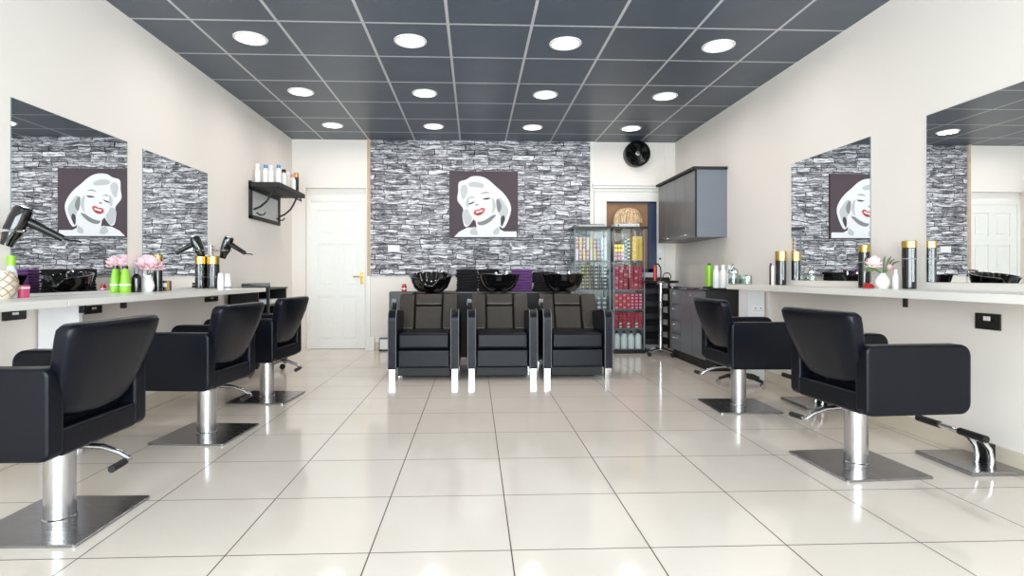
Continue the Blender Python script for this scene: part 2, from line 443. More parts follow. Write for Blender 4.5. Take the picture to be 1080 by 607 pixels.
# stone-effect paper with its timber edge and white edge
struct(MB().box((-1.372, YB-0.012, 0.97), (1.545, YB, CZ), M['stone']).build('wall_back_panel'))
struct(MB().box((-1.425, YB-0.03, 0), (-1.372, YB, CZ), M['trimwhite']).box((-1.412, YB-0.034, 0.97), (-1.374, YB-0.029, CZ), M['timber']).build('trim_1'))
struct(MB().box((1.545, YB-0.02, 0), (1.59, YB, CZ), M['trimwhite']).build('trim_2'))
struct(MB().box((XL, YF, 0), (XL+0.012, YB, 0.1), M['skirt'], 0.003).build('baseboard_left'))
struct(MB().box((XR-0.012, YF, 0), (XR, YB, 0.1), M['skirt'], 0.003).build('baseboard_right'))
struct(MB().box((-1.372, YB-0.012, 0), (1.545, YB, 0.1), M['skirt'], 0.003).build('baseboard_back'))

# white panelled door in its alcove
d = MB()
yd = YB+0.10
d.box((D1[0], yd, 0.004), (D1[1], yd+0.04, 2.0), M['door'])
d1 = struct(d.build('door_1'))
f = MB()
f.box((D1[0], yd-0.03, 0), (D1[0]+0.045, yd, 2.02), M['trimwhite'], 0.004)
f.box((D1[1]-0.035, yd-0.03, 0), (D1[1], yd, 2.02), M['trimwhite'], 0.004)
f.box((D1[0]+0.045, yd-0.028, 1.965), (D1[1]-0.035, yd, 2.018), M['trimwhite'])
f.box((D1[0], yd-0.012, 2.02), (D1[1], yd+0.04, 2.13), M['trimwhite'])
f.build('door_frame', d1)
lf = MB()
x0, x1 = D1[0]+0.045, D1[1]-0.035
st = 0.095; mid = (x0+x1)/2
rails = [(0.004, 0.11), (0.70, 0.83), (1.40, 1.52), (1.85, 1.965)]
for a, b in rails:
    for p, q in ((x0+st, mid-st/2), (mid+st/2, x1-st)): lf.box((p, yd-0.0155, a), (q, yd, b), M['door'])
for a, b in ((x0, x0+st), (mid-st/2, mid+st/2), (x1-st, x1)): lf.box((a, yd-0.016, 0.004), (b, yd, 1.965), M['door'])
for (a, b) in ((0.11, 0.70), (0.83, 1.40), (1.52, 1.85)):
    for p, q in ((x0+st, mid-st/2), (mid+st/2, x1-st)):
        lf.box((p+0.035, yd-0.010, a+0.035), (q-0.035, yd, b-0.035), M['door'], 0.008)
lf.build('door_leaf', d1)
h = MB()
h.box((x1-0.06, yd-0.024, 0.86), (x1-0.02, yd-0.016, 1.02), M['brass'], 0.003)
h.tube([(x1-0.04, yd-0.02, 0.965), (x1-0.04, yd-0.06, 0.965), (x1-0.06, yd-0.065, 0.965), (x1-0.15, yd-0.062, 0.962)], 0.009, M['brass'])
h.build('handle', d1)

# the other doorway: white architrave with cornice, navy framed brown board inside
d = MB()
d.box((D2[0], YB+0.02, 1.06), (D2[1], YB+0.06, 2.02), M['brownboard'])
d.box((D2[0], YB+0.02, 0), (D2[1], YB+0.06, 1.06), M['panel'])
d2 = struct(d.build('door_2'))
f = MB()
f.box((1.60, YB-0.03, 0), (1.70, YB, 2.10), M['trimwhite'], 0.006)
f.box((1.70, YB-0.018, 0), (1.765, YB, 1.97), M['trimwhite'])
f.box((2.445, YB-0.03, 0), (2.545, YB, 2.10), M['trimwhite'], 0.006)
f.box((1.70, YB-0.028, 1.97), (2.445, YB, 2.10), M['trimwhite'])
f.build('door_frame', d2)
f = MB()
f.box((1.59, YB-0.045, 2.10), (2.60, YB, 2.14), M['trimwhite'], 0.006)
f.box((1.575, YB-0.07, 2.14), (2.64, YB, 2.17), M['trimwhite'], 0.006)
f.box((1.565, YB-0.085, 2.17), (2.66, YB, 2.215), M['trimwhite'], 0.008)
f.build('cornice', d2)
f = MB()
f.box((2.33, YB-0.012, 1.02), (2.445, YB+0.02, 1.97), M['navy'], 0.004)
f.box((1.765, YB-0.012, 1.02), (2.445, YB+0.02, 1.07), M['navy'], 0.004)
f.box((1.765, YB-0.012, 1.95), (2.445, YB+0.02, 1.97), M['navy'], 0.003)
f.build('board_frame', d2)

# ------------------------------------------------------------------ downlights
def make_downlight():
    t = thing('ceiling_downlight', 'x', 'ceiling light', (0, 0, CZ))
    MB().lathe([(0.103, -0.001), (0.103, -0.007), (0.122, -0.006), (0.125, -0.001), (0.125, 0.0)], M['white'], n=36).build('rim', t)
    MB().lathe([(0.0, -0.004), (0.103, -0.004)], M['lamp'], n=36).build('diffuser', t)
    return t
dl = make_downlight()
cols = [(-1.69, 'first'), (-0.49, 'second'), (0.70, 'third'), (1.90, 'fourth')]
rows = [(4.24, 'nearest the camera'), (5.45, 'midway back'), (6.65, 'nearest the stone wall')]
first = True
for y, rn in rows:
    for x, cn in cols:
        lab = 'round ceiling downlight, %s from the wall-shelf side, row %s' % (cn, rn)
        if first: o = dl; o.location = (x, y, CZ); o['label'] = lab; o['group'] = 'ceiling downlights'; first = False
        else: o = dup(dl, (x, y, CZ), 0, lab, 'ceiling downlights')
        l = bpy.data.lights.new('downlight_beam', 'AREA'); l.shape = 'DISK'; l.size = 0.2; l.energy = LAMP_W; l.spread = math.radians(170); l.color = (1.0, 0.95, 0.89)
        lo = bpy.data.objects.new('downlight_beam', l); C.objects.link(lo); lo.location = (x, y, CZ-0.012)

# ------------------------------------------------------------------ styling chairs
def make_chair():
    t = thing('styling_chair', 'x', 'salon chair', group='black styling chairs')
    W, xr, xf, zb, zt, th = 0.562, -0.171, 0.362, 0.322, 0.651, 0.078
    for s in (1, -1):
        a = MB(); y0, y1 = (W/2-th, W/2) if s > 0 else (-W/2, -W/2+th)
        a.prism(rpoly(xr, zb, xf, zt, [0.03, 0.05, 0.05, 0.03], 6), y0, y1, M['leather'], 0.014, 3)
        ao = a.build('armrest', t)
        p = MB()
        for yy in ((y0+0.006), (y1-0.006)):
            pts = rpoly(xr+0.004, zb+0.004, xf-0.004, zt-0.004, [0.03, 0.05, 0.05, 0.03], 6)
            p.tube([(x, yy, z) for x, z in pts]+[(pts[0][0], yy, pts[0][1])], 0.003, M['leather'], 6, False)
        p.build('piping', ao)
    b = MB()
    b.box((xr+0.002, -W/2+th-0.01, zb), (xr+0.06, W/2-th+0.01, 0.425), M['leather'], 0.015, 3)
    b.build('lower_back', t)
    b = MB()
    b.box((xr+0.06, -W/2+th-0.004, zb+0.01), (xf-0.02, W/2-th+0.004, zb+0.06), M['leather'], 0.01)
    b.box((xr+0.062, -W/2+th, zb+0.055), (xf+0.01, W/2-th, 0.475), M['leather'], 0.035, 4)
    b.build('seat', t)
    # leaning backrest: wider at the top, rear face bowed
    b = MB()
    prof = []
    def br(u, v):      # u around the section, v up
        k = v
        zz = 0.462+0.342*k
        half = 0.203+0.062*min(1, k*1.25)
        xc = -0.098-0.115*k-0.012*math.sin(PI*k)
        thick = 0.040+0.006*k
        a = 2*PI*u
        ca, sa = math.cos(a), math.sin(a)
        e = 0.28
        yy = half*(abs(ca)**e)*(1 if ca >= 0 else -1)
        xx = thick*(abs(sa)**0.5)*(1 if sa >= 0 else -1)
        bow = -0.022*(1-(yy/half)**2)
        drop = -0.02*(1-k)*(1-(yy/half)**2)+0.0
        return Vector((xc+xx+bow, yy, zz+drop))
    NU = 48
    ks = [0, 0.02, 0.06, 0.15, 0.3, 0.5, 0.7, 0.85, 0.94, 0.98, 1.0]
    tb = bmesh.new(); rings = []
    for k in ks:
        e = 1.0
        if k < 0.06: e = 0.80+0.2*math.sin(PI/2*k/0.06)
        if k > 0.94: e = 0.80+0.2*math.sin(PI/2*(1-k)/0.06)
        ring = []
        cen = sum((br(i/NU, k) for i in range(NU)), Vector())/NU
        for i in range(NU):
            p = br(i/NU, k)
            q = Vector((cen.x+(p.x-cen.x)*(e if e < 1 else 1), p.y*(0.5*e+0.5) if e < 1 else p.y, p.z))
            ring.append(tb.verts.new(q))
        rings.append(ring)
    for A, B in zip(rings, rings[1:]):
        for i in range(NU): tb.faces.new((A[i], A[(i+1) % NU], B[(i+1) % NU], B[i]))
    tb.faces.new(rings[0]); tb.faces.new(rings[-1])
    bmesh.ops.recalc_face_normals(tb, faces=list(tb.faces))
    b._add(tb, Matrix.Identity(4), M['leather'])
    bo = b.build('backrest', t, sharp=50)
    MB().box((-0.10, -0.15, 0.302), (0.2, 0.15, 0.335), M['blackm'], 0.004).build('seat_plate', t)
    c = MB()
    c.lathe([(0.054, 0.012), (0.054, 0.285), (0.05, 0.292), (0.04, 0.294), (0.04, 0.325)], M['satin'], n=32)
    c.lathe([(0.058, 0.012), (0.058, 0.02), (0.054, 0.024)], M['satin'], n=32)
    c.build('column', t)
    MB().prism(rpoly(-0.225, -0.225, 0.225, 0.225, 0.014, 4), -0.012, 0.0, M['baseplate'], 0.002, 1, Matrix.Rotation(-PI/2, 4, 'X') @ Matrix.Scale(-1, 4, (0, 0, 1))).build('base_plate', t, loc=(0, 0, 0))
    l = MB()
    l.box((-0.085, -0.035, 0.290), (0.075, 0.035, 0.306), M['satin'], 0.004)
    l.tube([(-0.05, 0.0, 0.296), (-0.10, 0.0, 0.300), (-0.17, 0.0, 0.295), (-0.235, 0.0, 0.272), (-0.275, 0.0, 0.247)], [0.011, 0.012, 0.012, 0.011, 0.010], M['satin'], 12)
    lo = l.build('pedal_lever', t)
    MB().tube([(-0.275, -0.005, 0.246), (-0.275, 0.035, 0.246)], 0.009, M['satin'], 12).tube([(-0.275, 0.03, 0.246), (-0.278, 0.115, 0.243)], 0.0135, M['rubber'], 12).build('pedal_grip', lo)
    return t
ch = make_chair()
CH = [(-1.650, 2.265, 179, 'black leather styling chair cut by the photo edge, nearest the pineapple-patterned vase'),
      (-1.645, 3.462, 175.5, 'black leather styling chair facing the flower vase, middle of the row of three'),
      (-1.655, 4.475, 176, 'black leather styling chair nearest the white panelled door'),
      (1.965, 2.775, 3.5, 'black leather styling chair in front of the double wall socket'),
      (1.965, 4.045, -1.8, 'black leather styling chair beside the grey drawer cabinet')]
for i, (x, y, a, lab) in enumerate(CH):
    if i == 0: ch.location = (x, y, 0); ch.rotation_euler = (0, 0, math.radians(a)); ch['label'] = lab
    else: dup(ch, (x, y, 0), math.radians(a), lab)

# ------------------------------------------------------------------ footrests at the socket wall
def make_footrest():
    t = thing('footrest', 'x', 'footrest', group='chrome footrests')
    MB().box((-0.13, -0.175, 0), (0.2, 0.175, 0.022), M['baseplate'], 0.003).build('base_plate', t)
    for y in (-0.115, -0.035):
        a = MB(); a.tube([(0.02+0.0, y, 0.02), (0.025, y, 0.06), (0.018, y+0.005, 0.11), (-0.01, y+0.012, 0.15), (-0.05, y+0.02, 0.178), (-0.07, y+0.02, 0.184)], 0.012, M['chrome'], 12); a.build('bent_tube', t)
    MB().box((0.05, -0.06, 0.022), (0.1, 0.0, 0.12), M['blackp'], 0.004).build('bracket', t)
    b = MB(); b.tube([(-0.09, -0.2, 0.19), (-0.09, 0.2, 0.19)], 0.0135, M['chrome'], 14); bo = b.build('foot_bar', t)
    for ya, yb in ((-0.205, -0.06), (0.06, 0.205)): MB().tube([(-0.09, ya, 0.19), (-0.09, yb, 0.19)], 0.018, M['rubber'], 14).build('rubber_sleeve', bo)
    return t
fr = make_footrest()
fr.location = (2.545, 2.765, 0); fr['label'] = 'chrome T-bar footrest on a steel plate under the double wall socket'
dup(fr, (2.545, 4.10, 0), 0, 'chrome footrest on a steel plate mostly hidden behind the chair in front of the socket')

# ------------------------------------------------------------------ worktops, brackets, support panels
ZLc, ZRc = 0.862, 0.896
def worktop(name, label, x0, x1, y0, y1, ztop, th, brackets, wallx):
    t = thing(name, label, 'worktop', (x0 if wallx < 0 else x1, (y0+y1)/2, ztop-th))
    lx = t.location.x; ly = t.location.y
    MB().box((x0-lx, y0-ly, 0), (x1-lx, y1-ly, th), M['counter'], 0.004).build('top', t)
    for by, bx0, bx1, dz in brackets:
        s = 1 if wallx < 0 else -1
        b = MB(); b.box((bx0-lx, by-0.01-ly, -dz), (bx1-lx, by+0.01-ly, 0), M['blackp'], 0.003)
        b.build('bracket', t)
    return t
wl1 = worktop('worktop', 'white wall worktop section with a support panel, beside the pineapple-patterned vase', XL+0.001, -1.955, 0.6, 2.735, ZLc+0.001, 0.038, [], -1)
wl2 = worktop('worktop', 'long white wall worktop carrying the pink flowers and ending at the black trolley', XL+0.001, -1.955, 2.74, 5.26, ZLc, 0.036,
              [(3.045, -2.115, -2.085, 0.05), (3.39, -2.115, -2.085, 0.045)], -1)
wr = worktop('worktop', 'white wall worktop with a dark bracket on the double socket side', 2.30, XR-0.001, 0.6, 4.97, ZRc, 0.042,
             [(3.09, 2.47, 2.49, 0.06)], 1)
o = MB().box((XL+0.013, 3.11, 0.0), (-2.165, 3.14, ZLc-0.037), M['panel'], 0.003).build('support_panel')
tag(o, 'narrow white upright panel holding up the worktop beside the middle styling chair', 'panel')
o = MB().box((2.53, 5.02, 0.0), (XR-0.013, 5.2, 0.853), M['panel'], 0.003).build('boxed_pier')
tag(o, 'white boxed pier with a small socket at the end of the grey base cabinets', 'pier')

# ------------------------------------------------------------------ mirrors
def mirror(label, x, y0, y1, z0, z1, s):
    t = thing('wall_mirror', label, 'mirror', (x, (y0+y1)/2, z0), group='frameless wall mirrors')
    w2 = (y1-y0)/2; hh = z1-z0
    a, b = (0.0, 0.005) if s > 0 else (-0.005, 0.0)
    MB().box((a, -w2, 0), (b, w2, hh), M['mirredge']).build('backing', t)
    xs = b+0.0004 if s > 0 else a-0.0004
    m = MB(); m.box((min(xs, xs+s*0.0005), -w2+0.001, 0.001), (max(xs, xs+s*0.0005), w2-0.001, hh-0.001), M['mirror'])
    m.build('silvered_glass', t)
mirror('frameless wall mirror reflecting the portrait, above the pink pot and nearest hairdryer', XL, 2.945, 3.90, ZLc, 1.897, 1)
mirror('frameless wall mirror above the vase of pink flowers, reflecting only stone paper', XL, 4.078, 5.045, ZLc, 1.890, 1)
mirror('frameless wall mirror reflecting half the portrait, above the chair beside the drawers', XR, 3.665, 4.604, 0.937, 1.924, -1)
mirror('frameless wall mirror reflecting the white door, above the double socket', XR, 2.05, 3.195, 0.937, 1.930, -1)

# ------------------------------------------------------------------ backwash units
def make_backwash():
    t = thing('backwash_chair', 'x', 'backwash unit', group='backwash chairs with basins')
    W = 0.67; dpt = 0.72
    for s in (-1, 1):
        xa = s*(W/2-0.045)
        poly = [(0.0, 0.105), (dpt, 0.105), (dpt, 0.60), (0.52, 0.62), (0.20, 0.648), (0.10, 0.655), (0.05, 0.645), (0.02, 0.615), (0.0, 0.56)]
        a = MB(); mt = Matrix(((0, 1, 0, 0), (1, 0, 0, 0), (0, 0, 1, 0), (0, 0, 0, 1)))
        a.prism([(x, z) for x, z in poly], xa-0.042, xa+0.042, M['leather'], 0.012, 3, mt)
        ao = a.build('armrest', t)
        p = MB()
        for e in (-1, 1):
            p.tube([(xa+e*0.036, y-0.003, z+0.001) for y, z in ((0.002, 0.11), (0.002, 0.56), (0.02, 0.617), (0.05, 0.647), (0.10, 0.657), (0.20, 0.65))], 0.0035, M['piping'], 6)
        p.build('piping', ao)
        for y in (0.04, dpt-0.05):
            MB().box((xa-0.03, y-0.03, 0), (xa+0.03, y+0.03, 0.106), M['chrome'], 0.003).build('leg', t)
    hw = W/2-0.09
    MB().box((-hw, 0.015, 0.288), (hw, 0.56, 0.44), M['leather'], 0.03, 4).build('seat', t)
    MB().box((-hw, 0.02, 0.115), (hw, 0.08, 0.285), M['leather'], 0.018, 3).build('footrest_panel', t)
    MB().box((-hw, 0.08, 0.03), (hw, 0.70, 0.115), M['blackm'], 0.005).build('base_frame', t)
    # reclining back with side wings
    b = MB()
    mt = Matrix.Translation((0, 0.50, 0.42)) @ Matrix.Rotation(math.radians(-24), 4, 'X')
    for (x0, x1) in ((-0.30, -0.145), (-0.14, 0.14), (0.145, 0.30)):
        yo = 0.0 if x0 == -0.14 else -0.02
        b.box((x0, yo, 0.0), (x1, 0.10, 0.27 if x0 == -0.14 else 0.40), M['browleather'], 0.022, 3, at=mt)
    b.box((-0.14, -0.012, 0.272), (0.14, 0.10, 0.405), M['browleather'], 0.022, 3, at=mt)
    b.build('backrest', t)
    r = MB()
    r.box((-0.335, 0.30, 0.60), (-0.295, 0.34, 0.72), M['blackp'], 0.006, rot=(0.2, 0.1, 0))
    r.box((-0.338, 0.292, 0.685), (-0.292, 0.328, 0.745), M['greyb'], 0.006, rot=(0.2, 0.1, 0))
    r.build('handset', t)
    return t
def basin_bowl(tilt, depth=0.062):
    b = MB(); n = 40
    def outer(k, f):
        return 1.0
    tb = bmesh.new(); rings = []
    prof = [(0.07, 0.0), (0.13, 0.012), (0.185, 0.06), (0.21, 0.12), (0.225, 0.168), (0.236, 0.182), (0.236, 0.19), (0.222, 0.192), (0.205, 0.175), (0.18, 0.11), (0.14, 0.06), (0.06, 0.045)]
    for r, z in prof:
        ring = []
        for k in range(n):
            a = 2*PI*k/n
            x = r*math.cos(a)*1.0; y = r*math.sin(a)*0.98
            dip = 0
            if z > 0.05:
                d = ((a-1.5*PI+PI) % (2*PI))-PI
                dip = -depth*math.exp(-(d/0.36)**4)*min(1, (z-0.05)/0.12)
            ring.append(tb.verts.new((x, y, z+dip)))
        rings.append(ring)
    for A, B in zip(rings, rings[1:]):
        for k in range(n): tb.faces.new((A[k], A[(k+1) % n], B[(k+1) % n], B[k]))
    tb.faces.new(rings[0]); tb.faces.new(rings[-1])
    bmesh.ops.recalc_face_normals(tb, faces=list(tb.faces))
    b._add(tb, Matrix.Rotation(tilt, 4, 'X'), M['blackg'])
    return b
def finish_backwash(t, tilt, depth):
    bo = basin_bowl(tilt, depth).build('basin', t, loc=(0, 0.90, 0.795))
    k = MB(); k.tube([(0.10, 0.19, 0.17), (0.10, 0.19, 0.235), (0.085, 0.15, 0.245), (0.07, 0.10, 0.235)], 0.011, M['chrome'], 10)
    k.build('tap', bo)
    MB().tube([(-0.02, 0.2, 0.18), (-0.02, 0.2, 0.22)], 0.016, M['chrome'], 10).build('tap_lever', bo)
    MB().lathe([(0.17, 0.0), (0.16, 0.25), (0.11, 0.6), (0.09, 0.80)], M['blackm'], n=24).build('pedestal', t, loc=(0, 0.92, 0))
bw1 = make_backwash()
bw1.location = (-0.475, 5.15, 0)
bw1['label'] = 'black backwash chair whose basin rim dips at the neck rest, beside the white door'
bw2 = dup(bw1, (0.262, 5.15, 0), 0, 'black backwash chair in the middle of three, in front of the purple towels')
bw3 = dup(bw1, (0.972, 5.15, 0), 0, 'black backwash chair beside the glass display cabinet')
finish_backwash(bw1, math.radians(10), 0.075)
finish_backwash(bw2, math.radians(-4), 0.008)
finish_backwash(bw3, math.radians(-5), 0.006)

# low black unit behind the basins, with the towels
ub = thing('towel_unit', 'low black unit against the stone-papered wall behind the basins', 'cabinet', (0.25, 6.83, 0))
MB().box((-0.98, -0.2, 0), (0.78, 0.2, 0.76), M['blackm'], 0.004).build('body', ub)
MB().box((-0.99, -0.21, 0.76), (0.79, 0.21, 0.785), M['blackp'], 0.004).build('top', ub)
def towel(m):
    b = MB(); b.box((-0.13, -0.1, 0), (0.13, 0.1, 0.034), m, 0.015, 3); return b
tp = None
for k in range(8):
    z = 0.785+0.0335*k
    loc = (0.575+random.uniform(-.008, .008), 6.76, z)
    if tp is None:
        tp = towel(M['purple']).build('towel', loc=loc); tag(tp, 'folded purple towel in the tall stack behind the middle basin', 'towel', 'folded purple towels')
    else:
        o = tp.copy(); C.objects.link(o); o.location = loc; o.rotation_euler = (0, 0, random.uniform(-.06, .06))
tb_ = None
for x, nrow, lab in ((-0.09, 8, 'folded black towel in the stack seen between the first two basins'), (0.175, 8, 'folded black towel in the stack behind the middle basin'), (0.845, 7, 'folded black towel in the stack between the purple towels and the third basin')):
    for k in range(nrow):
        loc = (x+random.uniform(-.01, .01), 6.76, 0.785+0.0335*k)
        if tb_ is None:
            tb_ = towel(M['towel']).build('towel', loc=loc); tag(tb_, lab, 'towel', 'folded black towels behind the basins')
        else:
            o = tb_.copy(); C.objects.link(o); o.location = loc; o['label'] = lab; o['group'] = 'folded black towels behind the basins'; o.rotation_euler = (0, 0, random.uniform(-.08, .08))

# black side box with a red bottle, beside the first backwash chair
o = MB().box((-0.13, -0.1, 0), (0.13, 0.1, 0.80), M['blackp'], 0.004).build('side_box', loc=(-0.80, 6.15, 0))
tag(o, 'black box pedestal behind the first backwash chair, carrying a red bottle', 'pedestal')

# ------------------------------------------------------------------ portrait canvas (generic pop-art woman)
pc = thing('portrait_canvas', 'square pop-art canvas of a laughing fair-haired woman with red lips on plum', 'painting', (0.12, YB-0.0135, 1.473))
PW, PH, PT = 0.908, 0.884, 0.03
MB().box((-PW/2, -PT, 0), (PW/2, 0, PH), M['plum'], 0.003).build('canvas', pc)
pr = MB(); lay = [0]
def blob(pts, m, smooth=True):
    P = [Vector((x, y)) for x, y in pts]
    if smooth:
        out = []; n = len(P)
        for i in range(n):
            p0, p1, p2, p3 = P[i-1], P[i], P[(i+1) % n], P[(i+2) % n]
            for s in (0, 0.25, 0.5, 0.75):
                out.append(0.5*((2*p1)+(-p0+p2)*s+(2*p0-5*p1+4*p2-p3)*s*s+(-p0+3*p1-3*p2+p3)*s**3))
        P = out
    lay[0] += 1
    y = -PT-0.0004*lay[0]
    pr.face([((p.x-0.5)*PW, y, p.y*PH) for p in P], m)
# shoulders and neck
blob([(0.07, 0.015), (0.14, 0.09), (0.26, 0.155), (0.40, 0.16), (0.72, 0.14), (0.80, 0.10), (0.98, 0.10), (0.985, 0.015)], M['inkwhite'], False)
# hair mass
blob([(0.13, 0.70), (0.14, 0.83), (0.24, 0.87), (0.33, 0.92), (0.46, 0.92), (0.57, 0.87), (0.68, 0.77), (0.78, 0.68), (0.86, 0.57), (0.90, 0.45), (0.87, 0.30), (0.79, 0.15), (0.70, 0.22), (0.58, 0.40), (0.44, 0.42), (0.30, 0.20), (0.22, 0.18), (0.19, 0.34), (0.20, 0.44), (0.12, 0.56)], M['inkwhite'])
blob([(0.20, 0.40), (0.22, 0.22), (0.28, 0.19), (0.33, 0.28), (0.29, 0.42)], M['inklight'])
blob([(0.68, 0.56), (0.74, 0.60), (0.82, 0.50), (0.86, 0.40), (0.80, 0.24), (0.76, 0.20), (0.74, 0.33), (0.70, 0.42)], M['inklight'])
blob([(0.69, 0.58), (0.73, 0.56), (0.76, 0.46), (0.72, 0.38), (0.69, 0.46)], M['inkmid'])
blob([(0.75, 0.30), (0.79, 0.34), (0.81, 0.28), (0.77, 0.18), (0.75, 0.20)], M['inkdark'])
blob([(0.16, 0.74), (0.22, 0.80), (0.27, 0.74), (0.24, 0.62), (0.19, 0.58)], M['inklight'])
blob([(0.28, 0.82), (0.38, 0.84), (0.50, 0.80), (0.48, 0.75), (0.36, 0.76), (0.29, 0.77)], M['inklight'])
# neck
blob([(0.38, 0.28), (0.66, 0.36), (0.72, 0.24), (0.74, 0.08), (0.70, 0.03), (0.44, 0.03), (0.40, 0.14)], M['inkwhite'], False)
blob([(0.42, 0.25), (0.53, 0.30), (0.68, 0.35), (0.60, 0.25), (0.50, 0.195), (0.42, 0.20)], M['inkmid'])
blob([(0.30, 0.10), (0.36, 0.17), (0.40, 0.12), (0.41, 0.05), (0.33, 0.05)], M['inklight'])
blob([(0.64, 0.10), (0.71, 0.16), (0.725, 0.08), (0.66, 0.05)], M['inklight'])
# face
blob([(0.24, 0.52), (0.28, 0.66), (0.36, 0.73), (0.48, 0.745), (0.60, 0.70), (0.665, 0.60), (0.68, 0.46), (0.64, 0.36), (0.54, 0.28), (0.43, 0.24), (0.36, 0.27), (0.30, 0.36)], M['inkwhite'])
blob([(0.62, 0.60), (0.66, 0.56), (0.675, 0.46), (0.645, 0.38), (0.62, 0.36), (0.63, 0.46)], M['inklight'])
blob([(0.24, 0.54), (0.27, 0.60), (0.29, 0.54), (0.27, 0.46), (0.25, 0.46)], M['inklight'])
# brows, lashes, nose
blob([(0.26, 0.585), (0.32, 0.615), (0.38, 0.60), (0.32, 0.60)], M['inkmid'])
blob([(0.45, 0.65), (0.52, 0.69), (0.59, 0.67), (0.52, 0.672)], M['inkmid'])
blob([(0.27, 0.505), (0.32, 0.53), (0.37, 0.545), (0.34, 0.515), (0.30, 0.50)], M['inkdark'])
blob([(0.48, 0.585), (0.54, 0.60), (0.60, 0.60), (0.56, 0.575), (0.51, 0.575)], M['inkdark'])
blob([(0.375, 0.48), (0.40, 0.51), (0.425, 0.495), (0.40, 0.485)], M['inkmid'])
# mouth
blob([(0.355, 0.37), (0.38, 0.42), (0.43, 0.425), (0.47, 0.45), (0.515, 0.44), (0.505, 0.39), (0.46, 0.345), (0.40, 0.335)], M['inkred'])
blob([(0.385, 0.395), (0.43, 0.405), (0.49, 0.425), (0.47, 0.39), (0.41, 0.37)], M['inkwhite'])
blob([(0.40, 0.368), (0.47, 0.388), (0.45, 0.365), (0.42, 0.357)], M['inkdark'])
pr.build('portrait_print', pc)

# switch plate on the stone paper
o = thing('switch_plate', 'white double switch plate on the stone-effect paper near the white door', 'light switch', (-1.065, YB-0.012, 1.29))
MB().box((-0.075, -0.01, 0), (0.075, 0, 0.088), M['white'], 0.004).build('plate', o)
for x in (-0.035, 0.035): MB().box((x-0.02, -0.014, 0.025), (x+0.02, -0.009, 0.062), M['white'], 0.002).build('rocker', o)

# fan near the ceiling
t = thing('wall_fan', 'round black fan high on the back wall under the ceiling, beside the wall cabinet', 'fan', (2.16, YB, 2.595))
f = MB(); mt = Matrix.Rotation(PI/2, 4, 'X')
f.lathe([(0.165, 0.0), (0.17, 0.01), (0.17, 0.11), (0.155, 0.12), (0.15, 0.11), (0.15, 0.02), (0.0, 0.02)], M['blackp'], n=36, mtx=mt); f.build('housing', t)
f = MB()
for k in range(6):
    a = 2*PI*k/6
    f.box((0.03, -0.004, -0.04), (0.14, 0.004, 0.04), M['blackg'], 0.003, at=Matrix.Translation((0, -0.07, 0)) @ Matrix.Rotation(a, 4, 'Y') @ Matrix.Rotation(0.5, 4, 'X'))
    f.bm.verts.ensure_lookup_table()
f.build('blades', t)
MB().lathe([(0.0, 0.125), (0.03, 0.12), (0.035, 0.10), (0.035, 0.02)], M['chrome'], n=20, mtx=mt).build('hub', t)
g = MB()
for rr in (0.06, 0.095, 0.13): g.tube([(rr*math.cos(2*PI*k/32), -0.115, rr*math.sin(2*PI*k/32)) for k in range(33)], 0.0022, M['blackp'], 6, False)
for k in range(8):
    a = 2*PI*k/8; g.tube([(0.03*math.cos(a), -0.118, 0.03*math.sin(a)), (0.16*math.cos(a), -0.112, 0.16*math.sin(a))], 0.0022, M['blackp'], 6)
g.build('guard', t)
o = MB().tube([(2.33, YB-0.006, 2.74), (2.345, YB-0.006, 2.62), (2.33, YB-0.006, 2.50), (2.36, YB-0.006, 2.46), (2.41, YB-0.006, 2.50), (2.42, YB-0.006, 2.62), (2.40, YB-0.006, 2.72)], 0.005, M['trimwhite'], 8).build('fan_cable')
tag(o, 'white cable looped on the back wall beside the black fan', 'cable')
o = MB().tube([(2.55, YB-0.006, 2.76), (2.56, YB-0.006, 2.6), (2.545, YB-0.006, 2.45), (2.55, YB-0.006, 2.23)], 0.005, M['trimwhite'], 8).build('wall_cable')
tag(o, 'thin white cable running down from the ceiling to the wall cabinet', 'cable')

# ------------------------------------------------------------------ grey wall cabinet and base cabinets
t = thing('wall_cabinet', 'grey gloss wall cabinet with four doors and black top board', 'cabinet', (2.52, 6.4, 1.39))
MB().box((-0.15, -0.59, 0.0), (0.178, 0.59, 0.72), M['cabside'], 0.002).build('body', t)
MB().box((-0.195, -0.61, 0.72), (0.178, 0.61, 0.75), M['blackm'], 0.004).build('top_board', t)
MB().box((-0.168, -0.594, -0.005), (-0.150, -0.585, 0.72), M['blackm']).build('edge_strip', t)
for k in range(4):
    y0 = -0.585+k*0.2925
    do = MB().box((-0.168, y0+0.003, 0.0), (-0.150, y0+0.2895, 0.715), M['cabgrey'], 0.002).build('door', t)
    yy = y0+(0.24 if k % 2 == 0 else 0.05)
    MB().tube([(-0.172, yy-0.03, 0.035), (-0.190, yy-0.03, 0.035), (-0.190, yy+0.03, 0.035), (-0.172, yy+0.03, 0.035)], 0.005, M['chrome'], 8).build('handle', do)

